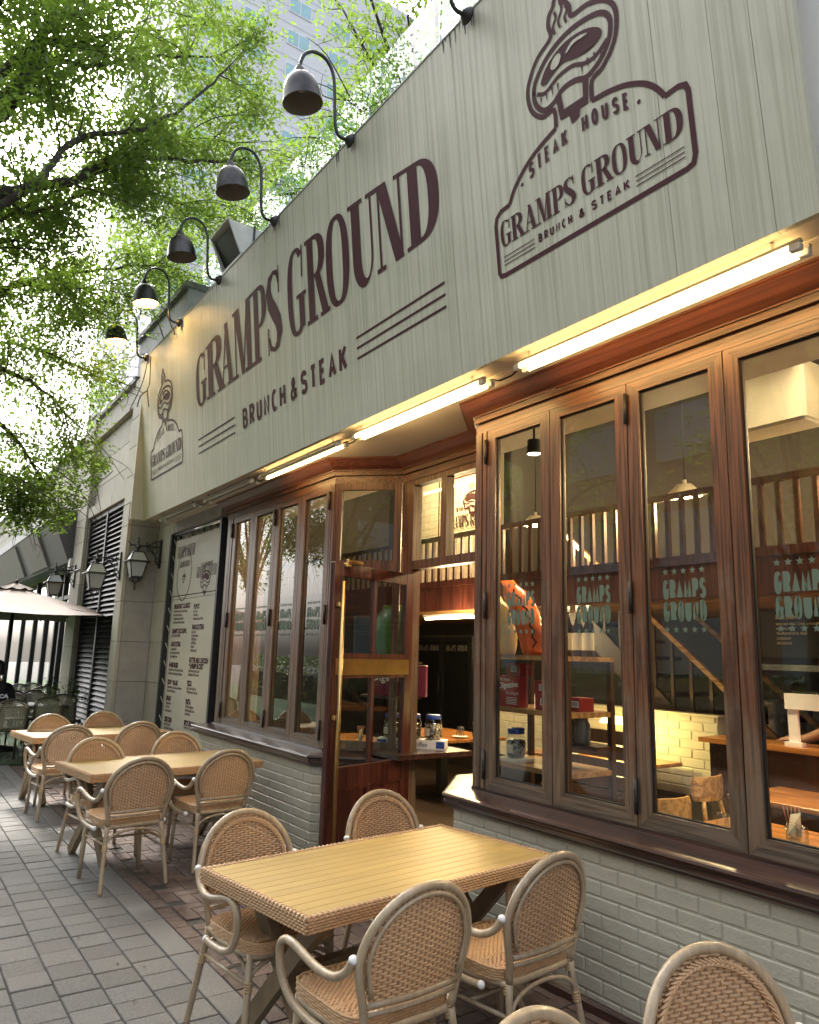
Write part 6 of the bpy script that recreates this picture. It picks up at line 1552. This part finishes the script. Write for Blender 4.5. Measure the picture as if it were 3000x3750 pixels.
# ceiling services and lamps over the mezzanine
dk = thing('air_duct', 'cream ceiling duct and air conditioner boxes above the mezzanine', 'duct', (-3, 5.5, 4.3))
MB().tube([(-7.5, 5.2, 4.05), (1.5, 5.2, 4.05)], .09, 12).build('duct', M['brickw'], dk, world=True)
for x in (-3.15, -2.4): MB().box((x, 5.0, 3.35), (x+.62, 5.3, 3.8), bev=.02).build('air_conditioner', M['brickw'], dk, world=True)
MB().box((-4.6, 4.6, 4.5), (-2.4, 4.9, 5.0)).build('beam', M['brickw'], dk, world=True)
pend_on = emit('pendant_lit', (1, .72, .35), 22)
for i, (x, y, z) in enumerate(((-4.45, 6.35, 3.32), (-2.6, 6.0, 3.45), (-6.6, 6.4, 3.3), (-1.2, 5.4, 3.5))):
    t = thing('pendant_lamp', ('lit pendant lamp with wide shade over the mezzanine behind the third near pane', 'lit pendant lamp with wide shade high behind the rightmost pane', 'lit pendant lamp over the mezzanine behind the second near pane', 'lit pendant lamp at the far right of the room')[i], 'lamp', (x, y, z), 0, 'pendant lamps inside')
    MB().lathe([(.17, -.02), (.16, .0), (.07, .09), (.02, .10), (.02, .14), (.001, .14)], n=20).build('shade', M['brickw'], t); MB().lathe([(.001, -.01), (.12, -.012)], n=16).build('diffuser', pend_on, t); MB().tube([(0, 0, .13), (0, 0, 5.41-z)], .006, 5).build('cord', M['black'], t)
    l = bpy.data.lights.new('pendant_light', 'POINT'); l.energy = 55; l.color = (1, .70, .36); l.shadow_soft_size = .12; lo = bpy.data.objects.new('pendant_light', l); C.objects.link(lo); lo.location = (x, y, z-.16)
dl = emit('downlight_lit', (1, .8, .5), 20)
for i, (x, y) in enumerate(((-3.4, 4.2), (-2.2, 4.4), (-1.65, 4.1), (-7.1, 4.6), (-5.0, 4.4))):
    t = thing('downlight', ('recessed downlight high behind the second near pane', 'recessed downlight high behind the third near pane', 'recessed downlight high behind the rightmost pane', 'recessed downlight behind the far bay', 'recessed downlight behind the transom')[i], 'lamp', (x, y, 5.40), 0, 'ceiling downlights inside')
    MB().lathe([(.001, -.002), (.06, -.002)], n=14).build('diffuser', dl, t); MB().lathe([(.06, -.004), (.08, -.008), (.085, .018)], n=14).build('rim', M['white'], t)
    l = bpy.data.lights.new('downlight_beam', 'SPOT'); l.energy = 120; l.color = (1, .74, .42); l.spot_size = R_(80); l.shadow_soft_size = .06; lo = bpy.data.objects.new('downlight_beam', l); C.objects.link(lo); lo.location = (x, y, 5.37)
for i, (x, y, z, lab) in enumerate(((-10.3, 7.3, 4.9, 'lit tube lamp over the mezzanine wall emblem, seen through the transom'), (-7.3, 5.7, 2.15, 'lit lamp under the mezzanine edge above the doorway table'))):
    t = thing('ceiling_lamp', lab, 'lamp', (x, y, z), 0); MB().box((-.6, -.03, 0), (.6, .03, .03)).build('housing', M['white'], t); MB().tube([(-.58, 0, -.015), (.58, 0, -.015)], .014, 8).build('tube', emit('ceiling_tube', (1, .78, .40), 14), t)
    l = bpy.data.lights.new('ceiling_light', 'POINT'); l.energy = 70 if i == 0 else 26; l.color = (1, .72, .36); l.shadow_soft_size = .2; lo = bpy.data.objects.new('ceiling_light', l); C.objects.link(lo); lo.location = (x, y, z-.1)
t = thing('fire_extinguisher', 'red fire extinguisher on the floor inside the doorway', 'extinguisher', (-5.0, 4.05, .004)); MB().lathe([(.001, 0), (.075, 0), (.078, .02), (.078, .34), (.05, .40), (.02, .42), (.02, .45), (.001, .45)], n=16).build('cylinder', mat('red_paint', (.30, .015, .012), .3), t); MB().tube([(.0, 0, .44), (.06, 0, .46), (.10, 0, .40), (.10, 0, .15)], .011, 6).build('hose', M['black'], t)

t = thing('added_shelf_light', 'small made-up spotlight added to brighten the goods on the window shelf', 'lamp', (-3.62, 3.50, 3.05))  # added spotlight that brightens the shelf goods; no such lamp is known here
MB().lathe([(.05, 0), (.045, .10), (.001, .11)], n=14).build('housing', M['black'], t); MB().lathe([(.001, .008), (.042, .006)], n=14).build('diffuser', dl, t)
MB().tube([(0, 0, .10), (0, 0, 2.36)], .008, 6).build('stem', M['black'], t)
l = bpy.data.lights.new('added_shelf_beam', 'SPOT'); l.energy = 30; l.color = (1, .74, .42); l.spot_size = R_(75); l.shadow_soft_size = .04; lo = bpy.data.objects.new('added_shelf_beam', l); C.objects.link(lo); lo.location = (-3.62, 3.46, 3.03)

# ================================================================== trees
def limb(m, pts, r0, r1, n=8):
    P = smooth([tuple(p) for p in pts], 4); k = len(P)
    P = [Vector(p)+Vector(rng.normal(0, .012, 3)) for p in P]
    m.tube(P, [r0+(r1-r0)*i/(k-1) for i in range(k)], n, cap=True); return P
def twigs(m, P, r, out, count, length, up=.0, rad=.0):
    """side shoots off a limb; returns the points leaves hang from"""
    for _ in range(count):
        i = rng.integers(int(len(P)*.12), len(P)); p = P[i]; d = Vector(rng.normal(0, 1, 3)); d.z = d.z*.45+up
        t = (P[min(i+1, len(P)-1)]-P[max(i-1, 0)]).normalized(); d = (d.normalized()*.8+t*.6).normalized(); L_ = length*rng.uniform(.45, 1.1)
        q = [p, p+d*L_*.5+Vector(rng.normal(0, .05, 3)), p+d*L_+Vector((0, 0, -.10*L_))+Vector(rng.normal(0, .06, 3))]
        Q = smooth([tuple(x) for x in q], 3); m.tube(Q, [r*(1-.75*j/(len(Q)-1)) for j in range(len(Q))], 4, cap=False)
        out.append([Vector(x) for x in Q])
def hang(paths, per, spread, zdrop=.05):
    P = []
    for Q in paths:
        for _ in range(per):
            u = rng.uniform(.1, 1)*(len(Q)-1); i = int(u); a = Q[i]; b = Q[min(i+1, len(Q)-1)]; p = a.lerp(b, u-i)
            o = rng.normal(0, spread, 3); o[2] = o[2]*.45-abs(rng.normal(0, zdrop)); P.append((p.x+o[0], p.y+o[1], p.z+o[2]))
    return P
# main street tree, trunk left of the frame; limbs reach over the lane
TX, TY = -7.6, -.95
t1 = thing('street_tree', 'tall leafy street tree whose dark limbs reach over the lane at the upper left', 'tree', (TX, TY, 0))
m = MB(); trunk = limb(m, [(TX, TY, 0), (TX+.05, TY+.02, 1.5), (TX-.02, TY+.08, 3.0), (TX+.06, TY+.16, 4.2), (TX, TY+.30, 5.4)], .20, .12, 12)
limbs = []
def px(ps, x0, x1):      # limb drawn through pixels, receding from x0 to x1
    n = len(ps); return [at(p[0], p[1], 0, x0+(x1-x0)*i/(n-1)) for i, p in enumerate(ps)]
fork1 = Vector((TX+.02, TY+.18, 4.3)); fork2 = Vector((TX, TY+.3, 5.3))
specs = [(fork1, px([(-60, 735), (110, 690), (280, 655), (420, 578), (560, 582), (740, 590), (900, 592)], -7.4, -8.6), .085, .018),
         (fork1, px([(90, 690), (180, 610), (280, 505), (400, 492), (520, 470), (640, 410), (760, 320), (840, 245)], -7.3, -7.6), .05, .014),
         (fork2, px([(-40, 450), (60, 340), (110, 240), (155, 140), (185, 60), (210, -60)], -7.6, -7.9), .10, .05),
         (fork2, px([(80, 300), (180, 230), (320, 240), (480, 215), (640, 203), (800, 200)], -7.6, -8.4), .05, .014),
         (fork2, px([(130, 180), (250, 165), (380, 130), (520, 115), (660, 98), (760, 80)], -7.7, -8.6), .035, .010),
         (fork2, px([(170, 110), (230, 70), (330, 45), (420, 5), (480, -40)], -7.7, -8.0), .04, .012),
         (fork1, px([(-40, 760), (90, 780), (190, 765), (300, 710), (420, 695), (560, 705), (680, 790)], -7.5, -9.2), .04, .008),
         (fork1, px([(-60, 1090), (50, 1040), (150, 1020), (260, 1000), (420, 985), (560, 970), (620, 955)], -8.6, -10.2), .055, .010),
         (fork1, px([(50, 1050), (180, 1060), (330, 1045), (480, 1010), (600, 1020)], -8.9, -10.4), .032, .008),
         (fork1, px([(120, 1045), (230, 1090), (330, 1130), (420, 1180)], -9.0, -10.6), .022, .006),
         (fork1, px([(-50, 900), (60, 880), (130, 830), (190, 790)], -8.2, -8.6), .035, .008),
         (fork1, px([(330, 640), (450, 640), (560, 690), (700, 760), (860, 800)], -7.9, -9.2), .022, .006),
         (fork1, px([(440, 570), (520, 520), (640, 505), (780, 510), (900, 525)], -8.2, -8.8), .022, .006),
         (fork1, px([(-60, 1330), (60, 1370), (160, 1430), (240, 1520), (260, 1640)], -9.4, -10.4), .04, .008),
         (fork1, px([(-60, 1500), (40, 1590), (120, 1700), (180, 1790)], -9.6, -10.4), .035, .008),
         (fork1, px([(-60, 1700), (30, 1760), (90, 1850)], -9.8, -10.4), .03, .008),
         (fork1, px([(-60, 1250), (100, 1270), (260, 1330), (380, 1390), (440, 1400)], -9.6, -11.2), .03, .006)]
for f, P, r0, r1 in specs:
    st_ = [f] if P[0].x > -9.3 and (P[0]-f).length < 4 else []
    limbs.append(limb(m, st_+P, r0*.8, r1*.8))
limbs.append(limb(m, [fork2, (-7.2, -.2, 6.6), (-6.6, .3, 7.6), (-6.0, .9, 8.3)], .08, .02)); limbs.append(limb(m, [fork2, (-8.4, -.4, 7.0), (-9.4, .1, 8.2), (-10.2, .8, 9.2)], .08, .02))
limbs.append(limb(m, [fork1, (-8.6, -.6, 5.2), (-10.2, -.2, 5.6), (-11.6, .4, 5.5)], .07, .015)); limbs.append(limb(m, [fork1, (-6.6, -1.2, 5.4), (-5.4, -1.6, 6.2), (-4.2, -1.8, 6.6)], .08, .02)); limbs.append(limb(m, [fork1, (-7.9, -2.0, 5.2), (-8.3, -3.1, 6.0), (-8.8, -4.2, 6.4)], .08, .02))
tw = []
for P in limbs: twigs(m, P, .010, tw, 15, 1.15)
t2_ = []
for Q in tw: twigs(m, Q, .005, t2_, 3, .55)
m.build('trunk', M['bark'], t1, world=True)
allp = tw+t2_+limbs[5:17]
LP = np.array(hang(allp, 70, .13, .06))
def clear(P):
    """keep the space in front of the sign, wall lamps and chairs free"""
    k = ((P[:, 1] < 2.35) | ((P[:, 1] < 3.7) & (P[:, 2] > 6.1))) & (P[:, 2] > 2.9)
    d = P-np.array([0, 0, EYE]); c = d @ np.array(RM); u = 1500+2749.76*c[:, 0]/np.maximum(1e-3, -c[:, 2]); v = 1875-2749.76*c[:, 1]/np.maximum(1e-3, -c[:, 2])
    sg = 1339-1.07*(u-510)                                # line of the sign's top edge
    k &= ~((u > 470) & (v > sg-40) & (u < 3100))
    k &= ~((u < 560) & (v > 1480+(250-u)*.0+np.clip(560-u, 0, 330)*1.45) & (c[:, 2] < 0))
    return k
LP = LP[clear(LP)]
print('leaves', len(LP))
clump = (np.sin(LP[:, 0]*2.1+1)+np.sin(LP[:, 1]*2.7)+np.sin(LP[:, 2]*3.1+.5))/6+.5
leaf_cloud(LP, rng.uniform(.045, .085, len(LP)), np.clip(clump+rng.normal(0, .18, len(LP)), 0, 1), 'crown', M['leaf'], t1)
# tree on the terrace behind the balustrade: long bright leaves
t3 = thing('terrace_tree', 'bright leafy tree rising behind the glass balustrade above the sign', 'tree', (-7.2, 5.2, 5.6))
m = MB(); tr3 = limb(m, [(-7.2, 5.2, 5.6), (-7.1, 5.15, 6.6), (-7.0, 5.1, 7.8)], .12, .07, 10); l3 = []
for e in ((-6.0, 3.9, 8.6), (-5.2, 4.6, 8.9), (-8.6, 4.2, 8.8), (-6.6, 3.7, 9.4), (-7.6, 3.9, 10.0), (-9.8, 4.4, 9.2), (-5.4, 3.8, 9.8), (-4.6, 4.2, 8.3), (-7.0, 4.0, 7.9), (-8.2, 3.8, 8.0), (-9.3, 3.7, 8.1), (-10.4, 3.9, 8.4), (-6.4, 3.5, 7.6)):
    l3.append(limb(m, [(-7.1, 5.15, 6.9), Vector((-7.1, 5.15, 6.9)).lerp(Vector(e), .5)+Vector((0, 0, .3)), e], .05, .012))
tw = []
for P in l3: twigs(m, P, .009, tw, 16, .9)
m.build('trunk', M['bark'], t3, world=True)
LP = np.array(hang(tw+l3, 46, .17, .08)); LP = LP[(LP[:, 1] > 3.2) & (LP[:, 2] > 6.0)]
d = LP-np.array([0, 0, EYE]); c = d @ np.array(RM); u = 1500+2749.76*c[:, 0]/-c[:, 2]; v = 1875-2749.76*c[:, 1]/-c[:, 2]
leaf_cloud(LP, rng.uniform(.07, .13, len(LP)), rng.uniform(.3, 1, len(LP)), 'crown', M['leaf'], t3, long=3.2)
# trees and a hedge across the lane (seen in the panes)
def simple_tree(x, y, h, r, lab):
    t = thing('lane_tree', lab, 'tree', (x, y, 0), 0, 'trees on the other side of the lane'); m = MB(); limb(m, [(x, y, 0), (x+.1, y, h*.3), (x, y+.1, h*.55)], .16, .09, 9); tw = []
    for k in range(13):
        a = rng.uniform(0, 6.28); e = Vector((x+math.cos(a)*r*rng.uniform(.5, 1), y+math.sin(a)*r*rng.uniform(.5, 1), h*rng.uniform(.55, 1.))); P = limb(m, [(x, y, h*rng.uniform(.3, .5)), Vector((x, y, h*.6)).lerp(e, .5), e], .05, .012); twigs(m, P, .008, tw, 9, 1.2)
    m.build('trunk', M['bark'], t, world=True); P = np.array(hang(tw, 34, .22, .1)); leaf_cloud(P, rng.uniform(.09, .15, len(P)), rng.uniform(0, 1, len(P)), 'crown', M['leaf'], t)
simple_tree(-11.5, -4.2, 7.5, 2.8, 'leafy tree across the lane reflected in the far bay'); simple_tree(-17, -3.6, 8.5, 3.0, 'leafy tree across the lane, farther along'); simple_tree(-6.0, -5.0, 8, 2.8, 'leafy tree across the lane reflected in the near bay'); simple_tree(-1.5, -4.6, 7.5, 2.6, 'leafy tree across the lane behind the camera'); simple_tree(-24, -3.5, 9, 3.2, 'leafy tree across the lane, the farthest')
M['hedge'] = M['leaf2']
hg = thing('hedge', 'dark clipped hedge along the other side of the lane', 'hedge', (-10, -5.6, 0)); MB().box((-28, -6.1, 0), (6, -5.3, .9)).build('stem', M['bark'], hg, world=True)
P = np.stack([rng.uniform(-28, 6, 26000), -5.7+rng.normal(0, .35, 26000), rng.uniform(.1, 1.5, 26000)], 1); leaf_cloud(P, rng.uniform(.08, .14, len(P)), rng.uniform(0, 1, len(P)), 'foliage', M['hedge'], hg)
ob = thing('opposite_building', 'dark brown office building across the lane, seen in reflections', 'building', (-8, -14, 0)); M['obrick'] = mat('brown_wall', (.16, .10, .08), .8, var=.2, vscale=2); M['owin'] = mat('far_window', (.25, .30, .33), .1, spec=.8)
MB().box((-34, -16, 0), (14, -13, 11)).build('wall', M['obrick'], ob, world=True)
wme = MB().box((-1.1, -.03, 0), (1.1, .03, 1.7)).mesh('window', M['owin'])
for i in range(12):
    for j in range(3): link('window', wme, ob, (-24+i*3.7, 1.02, 1.2+j*3.3))

# ================================================================== buildings behind
M['tower'] = mat('white_tower_panel', (.70, .71, .72), .7, var=.04, vscale=1, rand=.02)
M['twin'] = mat('tower_window', (.30, .50, .55), .15, spec=.8, var=.2, vscale=.5)
M['tframe'] = mat('tower_window_frame', (.74, .75, .76), .5)
tw_ = thing('apartment_tower', 'tall white panelled apartment tower showing through the leaves at the left', 'building', (-62, 22, 0))
MB().box((-72, 13, 0), (-52, 40, 62)).build('wall', M['tower'], tw_, world=True)
seam = mat('panel_seam', (.45, .47, .48), .8)
for z in np.arange(3, 60, 1.6): 
    MB().box((-51.995, 13, z), (-51.985, 40, z+.05)).build('panel_seam', seam, tw_, world=True)
    MB().box((-72, 12.985, z), (-52, 12.995, z+.05)).build('panel_seam', seam, tw_, world=True)
wf = MB().box((-.02, -1.1, 0), (.06, 1.1, 1.5)).mesh('window', M['tframe']); wp = MB().box((.061, -.98, .12), (.07, -.05, 1.38)).mesh('window_pane', M['twin']); wp2 = MB().box((.061, .05, .12), (.07, .98, 1.38)).mesh('window_pane', M['twin'])
for i in range(7):
    for j in range(17):
        w = link('window', wf, tw_, (10.0, -7+i*3.9, 4.2+j*3.2)); link('window_pane', wp, w); link('window_pane', wp2, w)
wf2 = MB().box((-1.1, -.06, 0), (1.1, .02, 1.5)).mesh('window', M['tframe']); wq = MB().box((-.98, -.07, .12), (-.05, -.061, 1.38)).mesh('window_pane', M['twin']); wq2 = MB().box((.05, -.07, .12), (.98, -.061, 1.38)).mesh('window_pane', M['twin'])
for i in range(5):
    for j in range(17):
        w = link('window', wf2, tw_, (-7+i*4, -9.0, 4.2+j*3.2)); link('window_pane', wq, w); link('window_pane', wq2, w)
# white tiled block with green glazing right behind the restaurant
M['tiled'] = mat('white_tile_cladding', (.62, .63, .62), .55, var=.06, vscale=2, rand=.05); M['ggl'] = mat('green_glazing', (.16, .30, .27), .12, spec=.8, var=.2, vscale=.4)
rbk = thing('rear_block', 'white tile clad block with slanted green glazing rising behind the restaurant', 'building', (-8, 12, 0))
MB().box((-26, 11, 5), (3, 20, 19)).build('wall', mat('tile_joint', (.42, .43, .43), .8), rbk, world=True)
tl = {}
tcount = 0
for j in range(46):
    for i in range(30):
        x = -26+i*.97+(.48 if j % 2 else 0); z = 5.1+j*.30
        if (int((x+26)/3.2) % 3 == 1 and 5 < (z % 3.4)*3 < 99 and (z % 3.4) > 1.2): continue
        q = infr(x, 11, z)
        if q is None or not (-100 < q[0] < 3000 and -150 < q[1] < 1900): continue
        if 'a' not in tl: tl['a'] = MB().box((0, -.03, 0), (.955, .0, .285), bev=.008).mesh('tile', M['tiled'])
        if tcount < 290: link('tile', tl['a'], rbk, (x+8, -1, z)); tcount += 1
gme = MB().box((-1.5, -.04, 0), (1.5, 0, 2.0)).mesh('window', M['ggl']); fme = MB().box((-1.55, -.07, 1.98), (1.55, -.041, 2.06)).box((-.04, -.07, 0), (.04, -.041, 1.98)).box((-1.55, -.07, -.06), (1.55, -.041, 0)).mesh('window_frame', M['tframe'])
for i in range(3):
    for j in range(4): w = link('window', gme, rbk, (-13.3+i*9.6, -1.032, 6.35+j*3.4)); link('window_frame', fme, w)
